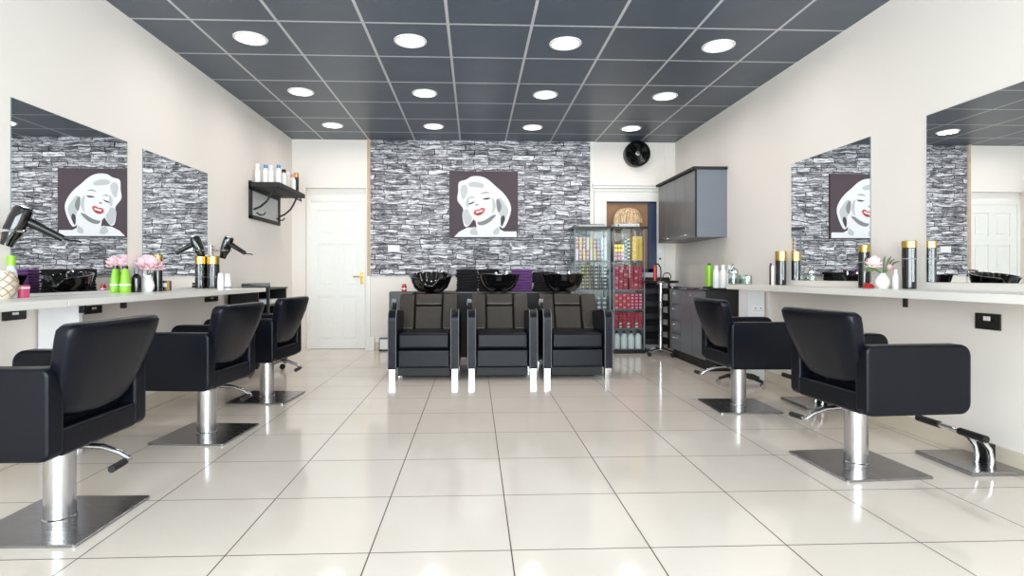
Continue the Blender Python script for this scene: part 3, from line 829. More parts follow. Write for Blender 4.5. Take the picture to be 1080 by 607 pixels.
t = thing('drawer_unit', 'grey base cabinet with four stacked drawers, beside the chrome pole table', 'cabinet', (2.55, 6.415, 0))
MB().box((-0.17, -0.162, 0.10), (0.145, 0.165, 0.82), M['cabside'], 0.002).box((-0.15, -0.162, 0), (0.145, 0.165, 0.10), M['blackm']).build('body', t)
zs = [0.108, 0.30, 0.449, 0.636, 0.812]
for a, b in zip(zs, zs[1:]):
    do = MB().box((-0.188, -0.160, a+0.004), (-0.170, 0.160, b-0.004), M['cabgrey'], 0.002).build('drawer', t)
    zz = b-0.05
    MB().tube([(-0.188, -0.04, zz), (-0.206, -0.04, zz), (-0.206, 0.04, zz), (-0.188, 0.04, zz)], 0.005, M['chrome'], 8).build('handle', do)
t = thing('base_cabinet', 'grey base cabinet with two tall doors behind the chair beside it', 'cabinet', (2.55, 5.905, 0))
MB().box((-0.17, -0.34, 0.10), (0.145, 0.34, 0.82), M['cabside'], 0.002).box((-0.15, -0.34, 0), (0.145, 0.34, 0.10), M['blackm']).box((-0.19, -0.36, 0), (0.145, -0.341, 0.82), M['blackm']).build('body', t)
for y0, hy in ((-0.338, 0.27), (0.002, 0.07)):
    do = MB().box((-0.188, y0+0.002, 0.108), (-0.170, y0+0.334, 0.812), M['cabgrey'], 0.002).build('door', t)
    MB().tube([(-0.188, y0+hy-0.03, 0.762), (-0.206, y0+hy-0.03, 0.762), (-0.206, y0+hy+0.03, 0.762), (-0.188, y0+hy+0.03, 0.762)], 0.005, M['chrome'], 8).build('handle', do)
o = MB().box((2.345, 5.53, 0.82), (XR-0.005, 6.60, 0.85), M['blackg'], 0.004).build('black_worktop')
tag(o, 'black gloss worktop over the grey base cabinets', 'worktop')

# small castored black stool between the chairs and cabinets
t = thing('rolling_base', 'black castored trolley base low on the floor behind the chair beside the drawers', 'trolley', (2.36, 4.80, 0))
f = MB()
for k in range(5):
    a = 2*PI*k/5+0.3
    f.tube([(0, 0, 0.10), (0.12*math.cos(a), 0.12*math.sin(a), 0.085), (0.19*math.cos(a), 0.19*math.sin(a), 0.06)], [0.022, 0.018, 0.014], M['blackp'], 8)
f.lathe([(0.03, 0.07), (0.035, 0.13), (0.022, 0.14), (0.022, 0.34)], M['blackp'], n=16)
f.lathe([(0.0, 0.34), (0.15, 0.34), (0.155, 0.36), (0.15, 0.39), (0.0, 0.40)], M['leather'], n=24)
f.build('frame', t)
for k in range(5):
    a = 2*PI*k/5+0.3
    MB().lathe([(0.0, -0.012), (0.024, -0.012), (0.026, 0.0), (0.024, 0.012), (0.0, 0.012)], M['chrome'], n=16, mtx=Matrix.Translation((0.19*math.cos(a), 0.19*math.sin(a), 0.026)) @ Matrix.Rotation(PI/2, 4, 'X')).build('castor', t)

# ------------------------------------------------------------------ bottles and pots
def bottle(name, label, cat, loc, h, r, body, cap, cap_h, cap_r=None, shape='can', group=None, lab=None, rz=0):
    t = thing(name, label, cat, loc, rz, group)
    hb = h-cap_h; cr = cap_r or r
    if shape == 'can':
        p = [(0, 0), (r*0.92, 0), (r, 0.004), (r, hb-0.004), (r*0.96, hb), (0, hb)]
    elif shape == 'shoulder':
        p = [(0, 0), (r*0.9, 0), (r, 0.005), (r, hb*0.72), (r*0.92, hb*0.82), (r*0.6, hb*0.93), (cr*0.8, hb), (0, hb)]
    elif shape == 'taper':
        p = [(0, 0), (r*0.9, 0), (r, 0.006), (r*0.98, hb*0.2), (r*0.84, hb*0.6), (cr*1.02, hb), (0, hb)]
    elif shape == 'tube':
        p = [(0, 0), (r*0.95, 0), (r, 0.01), (r, hb*0.5), (r*0.8, hb), (0, hb)]
    MB().lathe(p, body, n=22).build('body', t)
    c = MB().lathe([(0, hb), (cr*0.98, hb), (cr, hb+0.002), (cr, h-0.004), (cr*0.94, h), (0, h)], cap, n=22).build('cap', t)
    if lab is not None:
        z0, z1, m = lab
        MB().lathe([(r*1.004, hb*z0), (r*1.006, hb*z0+0.001), (r*1.006, hb*z1-0.001), (r*1.004, hb*z1)], m, n=22).build('label_band', t)
    return t
# wall side with the pineapple vase
t = thing('pineapple_vase', 'cream ridged pineapple-patterned vase at the edge of the worktop', 'vase', (-2.325, 2.805, ZLc))
b = MB(); b.lathe([(0, 0), (0.035, 0), (0.055, 0.03), (0.062, 0.07), (0.052, 0.115), (0.034, 0.138), (0.03, 0.14), (0, 0.135)], M['cream'], n=28, wob=lambda k, n: 1+0.04*(k % 2))
bo = b.build('body', t)
p = MB()
for s in (1, -1):
    for q in range(8):
        pts = []
        for k in range(11):
            f_ = k/10; a = s*(f_*2.2)+2*PI*q/8; z = 0.012+0.118*f_
            r = 0.057+0.010*math.sin(PI*f_)-0.018*max(0, f_-0.65)*2 - 0.012*max(0, .25-f_)*4
            pts.append((r*math.cos(a), r*math.sin(a), z))
        p.tube(pts, 0.0025, M['tan'], 5)
p.build('diamond_pattern', bo)
bottle('spray_bottle', 'clear spray bottle with a lime green cap beside the pink pot', 'bottle', (-2.342, 2.885, ZLc), 0.215, 0.026, M['frost'], M['green'], 0.05, 0.018, 'shoulder')
t = thing('pink_pot', 'small hot pink pot with a pale lid on the worktop', 'pot', (-2.345, 2.958, ZLc))
MB().lathe([(0, 0), (0.028, 0), (0.03, 0.003), (0.03, 0.045), (0, 0.045)], M['pinkpot'], n=24).build('body', t)
MB().lathe([(0, 0.0455), (0.0315, 0.0455), (0.0315, 0.062), (0.029, 0.064), (0, 0.064)], M['pinkpot'], n=24).lathe([(0.0318, 0.046), (0.032, 0.049), (0.032, 0.053), (0.0318, 0.055)], M['white'], n=24).build('lid', t)
bottle('green_bottle', 'lime green tapered bottle with a black cap in front of the pink flowers', 'bottle', (-2.358, 3.825, ZLc), 0.18, 0.034, M['green'], M['blackp'], 0.02, 0.018, 'taper', lab=(0.30, 0.36, M['white']))
bottle('dark_bottle', 'dark navy bottle between the green bottle and the white vase', 'bottle', (-2.325, 3.895, ZLc), 0.172, 0.031, M['blackg'], M['greyb'], 0.045, 0.016, 'shoulder')
def peony(b, c, r, m, n=5):
    c = Vector(c)
    rnd = random.Random(int(c.x*1000+c.z*777))
    for ring in range(n):
        kk = 4+ring*2; ph = rnd.random()*6
        for k in range(kk):
            a = 2*PI*k/kk+ph; el = 1.4-ring*0.52+rnd.uniform(-.12, .12)
            d = Vector((math.cos(a)*math.cos(el), math.sin(a)*math.cos(el), math.sin(el)))
            side = d.cross(Vector((0, 0, 1))).normalized(); upv = side.cross(d)
            rr = r*(0.92+0.08*ring/(n-1)); ww = r*0.45
            def fn(u, v, d=d, side=side, upv=upv, rr=rr, ww=ww):
                uu = (u-0.5)*2; vv = v
                wdt = ww*math.sin(PI*(0.12+0.78*vv))
                p = c + d*(rr*(0.35+0.65*math.sin(PI/2*vv))) + upv*(rr*0.75*(vv-0.45)) + side*uu*wdt - d*(abs(uu)**2*rr*0.12)
                return p
            b.grid(fn, 5, 6, m)
t = thing('flower_vase', 'white vase with pink peonies on the worktop beside the green bottle', 'vase of flowers', (-2.315, 4.0, ZLc))
MB().lathe([(0, 0), (0.03, 0), (0.042, 0.02), (0.046, 0.045), (0.04, 0.075), (0.025, 0.10), (0.028, 0.118), (0.024, 0.118), (0.02, 0.10), (0, 0.09)], M['ceramic'], n=28).build('vase', t)
for px, py, pz, r in ((0.0, 0.0, 0.19, 0.075), (0.05, -0.035, 0.20, 0.055), (0.04, 0.05, 0.18, 0.05)):
    b = MB(); peony(b, (px, py, pz), r, M['petal']); b.build('peony', t)
b = MB()
for px, py in ((0.0, 0.0), (0.045, -0.03), (0.04, 0.045)): b.tube([(0, 0, 0.08), (px*0.5, py*0.5, 0.12), (px, py, 0.165)], 0.003, M['leaf'], 6)
b.build('stems', t)
t = thing('perfume_box', 'small gold and black gift box between the white vase and the tall black bottle', 'box', (-2.335, 4.24, ZLc))
MB().box((-0.035, -0.05, 0), (0.035, 0.05, 0.075), M['blackg'], 0.003).build('body', t)
MB().box((-0.037, -0.018, 0), (0.037, 0.018, 0.077), M['gold'], 0.002).box((-0.0365, -0.051, 0.03), (0.0365, -0.0175, 0.06), M['white']).build('ribbon', t)
bottle('gold_bottle', 'slim dark bottle with a round gold cap behind the pink peonies', 'bottle', (-2.31, 4.125, ZLc), 0.265, 0.03, M['blackg'], M['gold'], 0.05, 0.032, 'can')
bottle('spray_can', 'tall black spray can with gold collar under the hairdryer holder', 'spray can', (-2.335, 5.04, ZLc), 0.287, 0.05, M['blackg'], M['gold'], 0.07, 0.049, 'can', lab=(0.46, 0.49, M['greyb']))
bottle('white_tube', 'white tube standing on its cap, nearest the tall black spray can', 'tube', (-2.085, 4.62, ZLc), 0.135, 0.024, M['white'], M['white'], 0.01, 0.018, 'tube')
bottle('white_tube', 'white tube with a dark foot mark, at the front edge of the worktop', 'tube', (-2.035, 4.64, ZLc), 0.13, 0.025, M['white'], M['white'], 0.01, 0.02, 'tube', lab=(0.08, 0.2, M['greyb']))
# hairdryers in their holders
def hairdryer(label, loc, rz):
    t = thing('hairdryer', label, 'hairdryer', loc, rz)
    mt = Matrix.Rotation(math.radians(62), 4, 'Y')
    MB().lathe([(0.0, -0.085), (0.034, -0.085), (0.042, -0.07), (0.045, -0.02), (0.042, 0.05), (0.030, 0.09), (0.027, 0.12), (0.022, 0.12), (0.0, 0.10)], M['blackg'], n=24, mtx=Matrix.Rotation(math.radians(200), 4, 'Y')).build('barrel', t)
    hd = Vector((0.86, 0.0, -0.5))
    MB().tube([Vector((0.02, 0, 0.02)), Vector((0.06, 0, 0.0)), Vector((0.12, 0, -0.035)), Vector((0.18, 0, -0.07))], [0.024, 0.023, 0.02, 0.018], M['blackp'], 14).build('handle', t)
    MB().lathe([(0.028, -0.087), (0.038, -0.0875), (0.038, -0.083)], M['chrome'], n=24, mtx=Matrix.Rotation(math.radians(200), 4, 'Y')).build('intake_ring', t)
    MB().tube([(0.18, 0, -0.07), (0.205, 0, -0.078), (0.235, 0, -0.078), (0.255, 0, -0.085)], 0.005, M['blackp'], 8).build('power_cord', t)
    return t
def holder(label, y, z):
    t = thing('hairdryer_holder', label, 'holder', (XL, y, z))
    b = MB(); b.box((0, -0.04, -0.05), (0.015, 0.04, 0.05), M['chrome'], 0.004)
    b.tube([(0.01, 0, 0), (0.06, 0, 0)], 0.01, M['chrome'], 10); b.build('wall_plate', t)
    r = MB(); r.tube([(0.115+0.055*math.cos(2*PI*k/28), 0.055*math.sin(2*PI*k/28), 0) for k in range(29)], 0.007, M['chrome'], 8, False)
    r.tube([(0.06, 0, 0), (0.17, 0, 0)], 0.003, M['chrome'], 6)
    r.build('ring', t)
holder('chrome ring holder on the wall just before the mirror with the portrait reflection', 2.82, 1.195)
hairdryer('black hairdryer hanging in the holder at the photo edge above the spray bottle', (XL+0.135, 2.82, 1.235), math.radians(35))
holder('chrome ring holder on the wall just past the flower-vase mirror', 5.13, 1.205)
hairdryer('black hairdryer hanging in the holder above the tall black spray can', (XL+0.135, 5.13, 1.25), math.radians(-10))
# second black trolley behind the worktop end
t = thing('equipment_trolley', 'black trolley of open shelves at the end of the worktop near the white door', 'trolley', (-2.17, 5.62, 0))
f = MB()
for x in (-0.17, 0.19):
    for y in (-0.24, 0.24): f.box((x-0.012, y-0.012, 0.06), (x+0.012, y+0.012, 0.86), M['blackp'], 0.002)
f.box((-0.18, 0.22, 0.1), (0.2, 0.25, 0.86), M['blackp']); f.box((-0.18, -0.25, 0.1), (-0.165, 0.25, 0.86), M['blackp']); f.box((-0.18, -0.252, 0.08), (0.10, -0.235, 0.85), M['blackp']); f.build('frame', t)
for z in (0.86, 0.70, 0.55, 0.35, 0.12):
    MB().box((-0.19, -0.26, z-0.018), (0.21, 0.26, z), M['blackp'], 0.004).build('shelf', t)
for x in (-0.15, 0.17):
    for y in (-0.22, 0.22): MB().lathe([(0, -0.012), (0.028, -0.012), (0.03, 0), (0.028, 0.012), (0, 0.012)], M['rubber'], n=16, mtx=Matrix.Translation((x, y, 0.03)) @ Matrix.Rotation(PI/2, 4, 'X')).build('castor', t)
o = MB().box((-0.09, -0.12, 0), (0.12, 0.10, 0.045), M['white'], 0.006).build('white_box', loc=(-2.11, 5.6, 0.70)); tag(o, 'small white box on the upper shelf of the black open trolley', 'box')
o = MB().box((-0.12, -0.10, 0), (0.12, 0.10, 0.05), M['greyb'], 0.006).build('grey_box', loc=(-2.12, 5.6, 0.55)); tag(o, 'small grey box on the middle shelf of the black open trolley', 'box')
t = thing('hair_straightener', 'black hair straightener lying on the black trolley past the worktop end', 'hair straightener', (-2.14, 5.5, 0.86), 0.3)
MB().box((-0.13, -0.02, 0.0), (0.13, 0.02, 0.022), M['blackp'], 0.006).build('lower_arm', t)
MB().box((-0.13, -0.018, 0), (0.13, 0.018, 0.02), M['blackg'], 0.006, rot=(0, -0.02, 0)).build('upper_arm', t, loc=(0, 0, 0.024))
# dark sockets under the worktop
def socket(label, loc, rz, m, w=0.146, hh=0.086):
    t = thing('wall_socket', label, 'socket', loc, rz)
    MB().box((-w/2, -0.009, 0), (w/2, 0, hh), m, 0.004).build('plate', t)
    for x in (-w*0.25, w*0.25):
        s = MB()
        s.box((x-0.004, -0.0105, hh*0.55), (x+0.004, -0.0088, hh*0.72), M['blackp']); s.box((x-0.016, -0.0105, hh*0.30), (x-0.008, -0.0088, hh*0.38), M['blackp']); s.box((x+0.008, -0.0105, hh*0.30), (x+0.016, -0.0088, hh*0.38), M['blackp'])
        s.build('pin_holes', t)
    for x in (-w*0.07, w*0.07): MB().box((x-0.009, -0.013, hh*0.55), (x+0.009, -0.0088, hh*0.82), M['white'] , 0.002).build('rocker', t)
    return t
st_ = socket('double black nickel socket with white rockers on the wall above the T-bar footrest', (XR, 2.802, 0.692), -PI/2, M['nickel'])
socket('dark double socket under the worktop, nearest the pineapple-patterned vase', (XL, 2.966, 0.745), PI/2, M['blackm'], 0.15, 0.05)
socket('dark double socket under the worktop beside the narrow white support panel', (XL, 3.56, 0.738), PI/2, M['blackm'], 0.16, 0.05)
socket('dark double socket under the worktop near the black trolley', (XL, 5.12, 0.74), PI/2, M['blackm'], 0.25, 0.045)
socket('small white socket on the boxed pier by the base cabinets', (2.62, 5.02, 0.63), 0, M['white'], 0.1, 0.07)

# ------------------------------------------------------------------ wall shelf with bottles
t = thing('wall_shelf', 'black iron wall shelf with a framed grey back panel and hooks', 'shelf', (XL, 6.395, 1.585))
f = MB()
f.box((0.0, -0.445, 0.0), (0.028, 0.445, 0.04), M['blackm'], 0.004); f.box((0, -0.445, 0.30), (0.028, 0.445, 0.345), M['blackm'], 0.004)
f.box((0, -0.445, 0), (0.028, -0.40, 0.40), M['blackm'], 0.004); f.box((0, 0.40, 0), (0.028, 0.445, 0.40), M['blackm'], 0.004)
f.build('back_frame', t)
MB().box((0.002, -0.40, 0.04), (0.014, 0.40, 0.31), M['binder']).build('back_panel', t)
MB().box((0.0, -0.445, 0.335), (0.325, 0.445, 0.385), M['blackm'], 0.005).build('board', t)
for y in (-0.38, 0.38):
    MB().tube([(0.03, y, 0.10), (0.10, y, 0.13), (0.17, y, 0.19), (0.21, y, 0.26), (0.24, y, 0.33)], 0.011, M['blackm'], 8).build('bracket', t)
for y in (-0.30, 0.30):
    MB().tube([(0.03, y, 0.075), (0.07, y, 0.05), (0.11, y, 0.055), (0.125, y, 0.08)], 0.008, M['blackm'], 8).build('hook', t)
MB().tube([(0.29, -0.4, 0.30), (0.29, 0.4, 0.30)], 0.01, M['blackm'], 8).tube([(0.29, -0.38, 0.30), (0.29, -0.38, 0.34)], 0.008, M['blackm'], 8).tube([(0.29, 0.38, 0.30), (0.29, 0.38, 0.34)], 0.008, M['blackm'], 8).build('rail', t)
SZ = 1.97
sb = [(-2.325, 6.02, 'white bottle at the end of the wall shelf nearest the mirrors', M['white'], M['white'], 0.20, .028),
      (-2.255, 6.06, 'white bottle with a sky blue cap, second on the wall shelf', M['white'], M['blue'], 0.20, .030),
      (-2.19, 6.04, 'plain white bottle between the two blue-capped bottles', M['white'], M['white'], 0.19, .026),
      (-2.125, 6.08, 'white bottle with a sky blue cap near the shelf corner', M['white'], M['blue'], 0.205, .029),
      (-2.12, 6.23, 'white bottle with a small black cap on the wall shelf', M['ceramic'], M['blackp'], 0.185, .030),
      (-2.13, 6.38, 'stout white bottle in the middle of the wall shelf front', M['cream'], M['white'], 0.185, .034),
      (-2.13, 6.56, 'white printed bottle with pink flecks on the wall shelf', M['white'], M['pink'], 0.19, .034),
      (-2.14, 6.72, 'black can with a gold cap at the door end of the wall shelf', M['blackg'], M['gold'], 0.235, .03)]
for x, y, lab, bm_, cm_, hh, r in sb:
    bottle('shelf_bottle', lab, 'bottle', (x, y, SZ), hh, r, bm_, cm_, 0.055 if cm_ is M['gold'] else 0.035, r*0.98 if cm_ is M['gold'] else r*0.72, 'can' if cm_ is M['gold'] else 'shoulder', 'bottles on the wall shelf')

# ------------------------------------------------------------------ right-hand worktop objects
bottle('spray_can', 'tall black spray can with gold cap nearest the vase of pale roses and the socket', 'spray can', (2.632, 3.25, ZRc), 0.29, 0.037, M['blackg'], M['gold'], 0.042, 0.038, 'can', lab=(0.72, 0.75, M['greyb']))
bottle('white_bottle', 'small white bottle between the white bud vase and the tall black spray can', 'bottle', (2.60, 3.315, ZRc), 0.118, 0.018, M['white'], M['white'], 0.022, 0.009, 'shoulder')
t = thing('flower_vase', 'round white bud vase with pale roses and green sprigs', 'vase of flowers', (2.585, 3.405, ZRc))
MB().lathe([(0, 0), (0.028, 0), (0.042, 0.016), (0.047, 0.036), (0.042, 0.058), (0.026, 0.078), (0.016, 0.088), (0.017, 0.096), (0.013, 0.096), (0, 0.085)], M['ceramic'], n=28).build('vase', t)
for pc_, r_, m_ in (((-0.06, 0.0, 0.155), 0.048, 'petalpale'), ((-0.03, 0.03, 0.172), 0.036, 'petalpale'), ((0.045, 0.0, 0.13), 0.024, 'petal')):
    b = MB(); peony(b, pc_, r_, M[m_]); b.build('rose', t)
b = MB()
for dx, dy, dz in ((0.055, 0.0, 0.20), (0.085, 0.01, 0.185), (0.03, 0.02, 0.205), (0.10, -0.01, 0.17)):
    b.tube([(0, 0, 0.08), (dx*0.3, dy*0.3, 0.12), (dx*0.7, dy*0.7, 0.15+(dz-0.15)*0.6), (dx, dy, dz)], [0.003, 0.003, 0.005, 0.002], M['leaf'], 6)
for dx, dz in ((-0.09, 0.125), (-0.12, 0.115), (-0.10, 0.105)):
    b.tube([(0, 0, 0.09), (dx*0.5, 0, 0.12), (dx*0.85, -0.01, dz+0.01), (dx*1.15, -0.01, dz)], [0.003, 0.004, 0.011, 0.001], M['leaf'], 6)
b.build('sprigs', t)
bottle('spray_can', 'black spray can with a gold cap half hidden behind the pale roses', 'spray can', (2.605, 3.60, ZRc), 0.285, 0.034, M['blackg'], M['gold'], 0.048, 0.034, 'can', lab=(0.7, 0.73, M['greyb']))
t = thing('red_clip', 'small glossy red hair clip on the worktop beside the bud vase', 'hair clip', (2.52, 3.44, ZRc), 0.4)
MB().box((-0.035, -0.018, 0), (0.035, 0.018, 0.016), M['red'], 0.007, 3).build('lower_jaw', t)
MB().box((-0.03, -0.016, 0.013), (0.026, 0.016, 0.03), M['red'], 0.008, 3, rot=(0, 0.12, 0)).build('upper_jaw', t)
bottle('spray_can', 'wide black can with gold cap beside the mirror reflecting half the portrait', 'spray can', (2.632, 4.655, ZRc), 0.288, 0.043, M['blackg'], M['gold'], 0.08, 0.044, 'can')
bottle('slim_tube', 'slim purple tube with white stripe leaning near the wide black can', 'tube', (2.605, 4.765, ZRc), 0.19, 0.013, M['plum'], M['blackp'], 0.02, 0.008, 'can')
bottle('slim_tube', 'slim white tube standing between the purple tube and the wide black can', 'tube', (2.58, 4.69, ZRc), 0.185, 0.012, M['white'], M['pink'], 0.02, 0.008, 'can')
def jar(label, loc, r, hh, m):
    t = thing('glass_jar', label, 'jar', loc)
    MB().lathe([(0, 0), (r*0.9, 0), (r, 0.006), (r, hh*0.85), (r*0.9, hh), (r*0.86, hh), (r*0.94, hh*0.84), (r*0.94, 0.01), (0, 0.008)], M['jar'], n=24).build('glass', t)
    MB().lathe([(0, 0.009), (r*0.9, 0.009), (r*0.92, hh*0.55), (0, hh*0.58)], m, n=20).build('contents', t)
    return t
j = jar('round glass jar at the end of the white worktop, with a silver domed lid', (2.34, 4.915, ZRc), 0.042, 0.10, M['grey'])
MB().lathe([(0.046, 0.10), (0.048, 0.106), (0.044, 0.135), (0.03, 0.155), (0.008, 0.165), (0.008, 0.175), (0.011, 0.183), (0.0, 0.19)], M['chrome'], n=24).build('lid', j)
jar('squat glass jar of grey clips in the middle of the three jars', (2.435, 4.92, ZRc), 0.042, 0.088, M['grey'])
jar('open glass jar of pale cotton nearest the wide black can', (2.405, 4.79, ZRc), 0.04, 0.085, M['frost'])
BZ = 0.85
bottle('green_bottle', 'tall lime green bottle with black cap on the black worktop', 'bottle', (2.50, 5.80, BZ), 0.255, 0.036, M['green'], M['blackp'], 0.02, 0.018, 'can')
bottle('white_bottle', 'tall white bottle next to the lime green bottle on the black worktop', 'bottle', (2.50, 5.63, BZ), 0.23, 0.033, M['white'], M['white'], 0.03, 0.02, 'shoulder')
bottle('white_bottle', 'white bottle, middle of the three beside the lime green bottle', 'bottle', (2.56, 5.60, BZ), 0.235, 0.032, M['ceramic'], M['white'], 0.03, 0.02, 'shoulder')
bottle('white_bottle', 'white bottle nearest the silver-lidded jar', 'bottle', (2.63, 5.62, BZ), 0.235, 0.028, M['white'], M['frost'], 0.03, 0.018, 'shoulder')
o = MB().box((-0.09, -0.02, 0), (0.09, 0.02, 0.015), M['blackp'], 0.005).build('black_comb', loc=(2.44, 5.64, BZ)); o.rotation_euler = (0, 0, 0.5); tag(o, 'black comb lying before the white bottles on the black worktop', 'comb')

# ------------------------------------------------------------------ glass display cabinet
DX0, DX1, DY0, DY1, DZ = 1.245, 2.135, 6.85, 7.20, 1.56
t = thing('display_cabinet', 'tall two-column glass display cabinet packed with hair colour products', 'display cabinet', ((DX0+DX1)/2, (DY0+DY1)/2, 0))
ox, oy = t.location.x, t.location.y
def lb(a, b): return (a[0]-ox, a[1]-oy, a[2]), (b[0]-ox, b[1]-oy, b[2])
XM0, XM1 = 1.70, 1.735
SH_R = [0.055, 0.315, 0.555, 0.80, 1.170]
SH_L = [0.055, 0.42, 0.80, 1.170]
f = MB()
f.box(*lb((DX0, DY0, 0.0), (DX1, DY1, 0.05)), M['blackp'], 0.004); f.build('plinth', t)
f = MB()
f.box(*lb((DX0-0.03, DY0-0.03, DZ), (XM0+0.012, DY1+0.01, DZ+0.03)), M['blackp'], 0.006); f.build('top_board', t)
f = MB()
f.box(*lb((XM1-0.012, DY0-0.03, DZ), (DX1+0.03, DY1+0.01, DZ+0.03)), M['blackp'], 0.006); f.build('top_board', t)
for x in (DX0, XM0-0.014, XM1, DX1-0.014):
    for y in (DY0, DY1-0.014):
        MB().box(*lb((x, y, 0.05), (x+0.014, y+0.014, DZ)), M['greyb'], 0.002).build('post', t)
for x in (DX0+0.004, XM0-0.008, XM1+0.004, DX1-0.008):
    MB().box(*lb((x, DY0+0.014, 0.05), (x+0.004, DY1-0.014, DZ)), M['glassd']).build('side_pane', t)
for x0, x1 in ((DX0+0.014, XM0-0.014), (XM1+0.014, DX1-0.014)):
    MB().box(*lb((x0, DY0+0.004, 0.05), (x1, DY0+0.008, DZ)), M['glassd']).build('glass_door', t)
for zs_, x0, x1 in ((SH_L, DX0+0.01, XM0-0.01), (SH_R, XM1+0.01, DX1-0.01)):
    for z in zs_: MB().box(*lb((x0, DY0+0.014, z-0.008), (x1, DY1-0.005, z)), M['greyb'], 0.001).build('shelf', t)
MB().box(*lb((DX0+0.012, DY1-0.006, 0.05), (XM0-0.012, DY1-0.002, DZ)), M['glassd']).build('back_pane', t)
MB().box(*lb((XM1+0.012, DY1-0.006, 0.05), (DX1-0.012, DY1-0.002, DZ)), M['glassd']).build('back_pane', t)
# products: each small box, pot and tube is its own object
proto = {}
def item(kind, m, m2, loc, name, label, group, size):
    key = (kind, m.name, m2.name if m2 else '', size)
    if key not in proto:
        b = MB(); w_, d_, h_ = size
        if kind == 'box':
            b.box((-w_/2, -d_/2, 0), (w_/2, d_/2, h_), m, 0.0015, 1)
            if m2: b.box((-w_*0.36, -d_/2-0.0006, h_*0.25), (w_*0.36, -d_/2, h_*0.75), m2)
        elif kind == 'pot':
            b.lathe([(0, 0), (w_/2, 0), (w_/2, h_*0.68), (0, h_*0.68)], m, n=14); b.lathe([(0, h_*0.68), (w_*0.47, h_*0.68), (w_*0.47, h_), (0, h_)], m2, n=14)
        o = b.build(name, loc=loc); proto[key] = o
    else:
        o = proto[key].copy(); C.objects.link(o); o.location = loc
    o.name = name
    return tag(o, label, 'hair colour', group)
def stacks(z0, xs, rows_, size, mats_, kind, name, label, group, y=6.93):
    for i, x in enumerate(xs):
        for k in range(rows_):
            m, m2 = mats_(i, k)
            item(kind, m, m2, (x, y, z0+k*(size[2]+0.0012)), name, label, group, size)
def lin_x(a, b, n): return [a+(b-a)*(k+0.5)/n for k in range(n)]
XR0, XR1 = 1.757, 2.113; XL0, XL1 = 1.27, 1.678
# second shelf: crimson boxes
stacks(SH_R[3], lin_x(XR0, 1.925, 3), 7, (0.050, 0.10, 0.041), lambda i, k: (M['redbox'], M['crimson']) if (i+k) % 3 else (M['crimson'], M['pink']), 'box', 'hair_colour_box', 'small red hair colour box stacked on the shelf below the yellow boxes', 'red colour boxes below the yellow boxes')
stacks(SH_R[3], lin_x(1.945, XR1, 3), 7, (0.050, 0.10, 0.041), lambda i, k: (M['crimson'], M['pink']) if (i*k) % 2 else (M['redbox'], M['crimson']), 'box', 'hair_colour_box', 'small red hair colour box stacked on the shelf below the yellow boxes', 'red colour boxes below the yellow boxes')
stacks(SH_R[2], lin_x(XR0, XR1, 7), 5, (0.046, 0.10, 0.0385), lambda i, k: (M['orange'], M['redbox']) if i < 4 and (i+k) % 2 else (M['redbox'], M['pink']), 'box', 'hair_colour_box', 'small orange-red hair colour box on the middle shelf of the display cabinet', 'orange-red colour boxes on the middle shelf')
stacks(SH_R[1], lin_x(XR0, XR1, 7), 5, (0.046, 0.10, 0.0385), lambda i, k: (M['crimson'], M['paper']) if k < 2 and i % 2 else (M['redbox'], M['crimson']), 'box', 'hair_colour_box', 'small crimson hair colour box on the shelf above the white bottles', 'crimson colour boxes above the white bottles')
# top shelf: yellow stacks, dark pots, gold and pink boxes
stacks(SH_R[4], lin_x(1.975, XR1, 3), 6, (0.042, 0.10, 0.049), lambda i, k: (M['yellow'], None), 'box', 'yellow_box', 'small yellow box stacked on the top shelf of the display cabinet', 'yellow boxes on the top shelf')
stacks(SH_R[4], lin_x(1.89, 1.97, 2), 6, (0.036, 0.06, 0.044), lambda i, k: (M['blackp'], M['white']) if i else (M['paleblue'], M['blackp']), 'pot', 'dark_pot', 'small dark pot with pale lid beside the yellow boxes', 'dark pots beside the yellow boxes')
stacks(SH_R[4], lin_x(XR0, 1.885, 3), 2, (0.039, 0.08, 0.05), lambda i, k: (M['pink'], M['paper']), 'box', 'pink_box', 'small pink box under the gold boxes on the top shelf', 'pink boxes on the top shelf')
stacks(SH_R[4]+0.1024, lin_x(XR0, 1.885, 3), 2, (0.039, 0.08, 0.05), lambda i, k: (M['yellow'], M['gold']), 'box', 'gold_box', 'small gold box stacked over the pink boxes', 'gold boxes on the top shelf')
# left column
colr = [M['white'], M['pink'], M['paleyellow'], M['pink'], M['white'], M['paleyellow'], M['pink'], M['paleblue'], M['white']]
stacks(SH_L[3], lin_x(XL0, XL1, 9), 6, (0.039, 0.039, 0.047), lambda i, k: (colr[(i+k//3) % 9], M['white']), 'pot', 'colour_pot', 'tiny pastel colour pot on the upper shelf of the display cabinet', 'pastel colour pots on the upper shelf')
vial = [M['white'], M['paleyellow'], M['yellow'], M['greyb'], M['white'], M['grey'], M['white']]
stacks(SH_L[2], lin_x(XL0+0.07, XL1, 6), 7, (0.044, 0.044, 0.043), lambda i, k: (M['blackp'], vial[(i+1) % 7]), 'pot', 'dye_pot', 'tiny dark dye pot with coloured lid on the second shelf', 'dark dye pots on the second shelf')
stacks(SH_L[1], lin_x(XL0+0.05, XL1, 5), 5, (0.055, 0.055, 0.055), lambda i, k: (M['greyb'], M['white']), 'pot', 'grey_pot', 'grey pot with white lid on the third shelf behind the backwash chair', 'grey pots on the third shelf')
for k, x in enumerate(lin_x(XR0-0.005, XR1+0.005, 4)):
    bottle('developer_bottle', 'white bottle with black cap on the bottom shelf of the display cabinet', 'bottle', (x, 6.93, SH_R[0]), 0.225, 0.041, M['white'], M['blackp'], 0.03, 0.014, 'shoulder', 'white developer bottles')
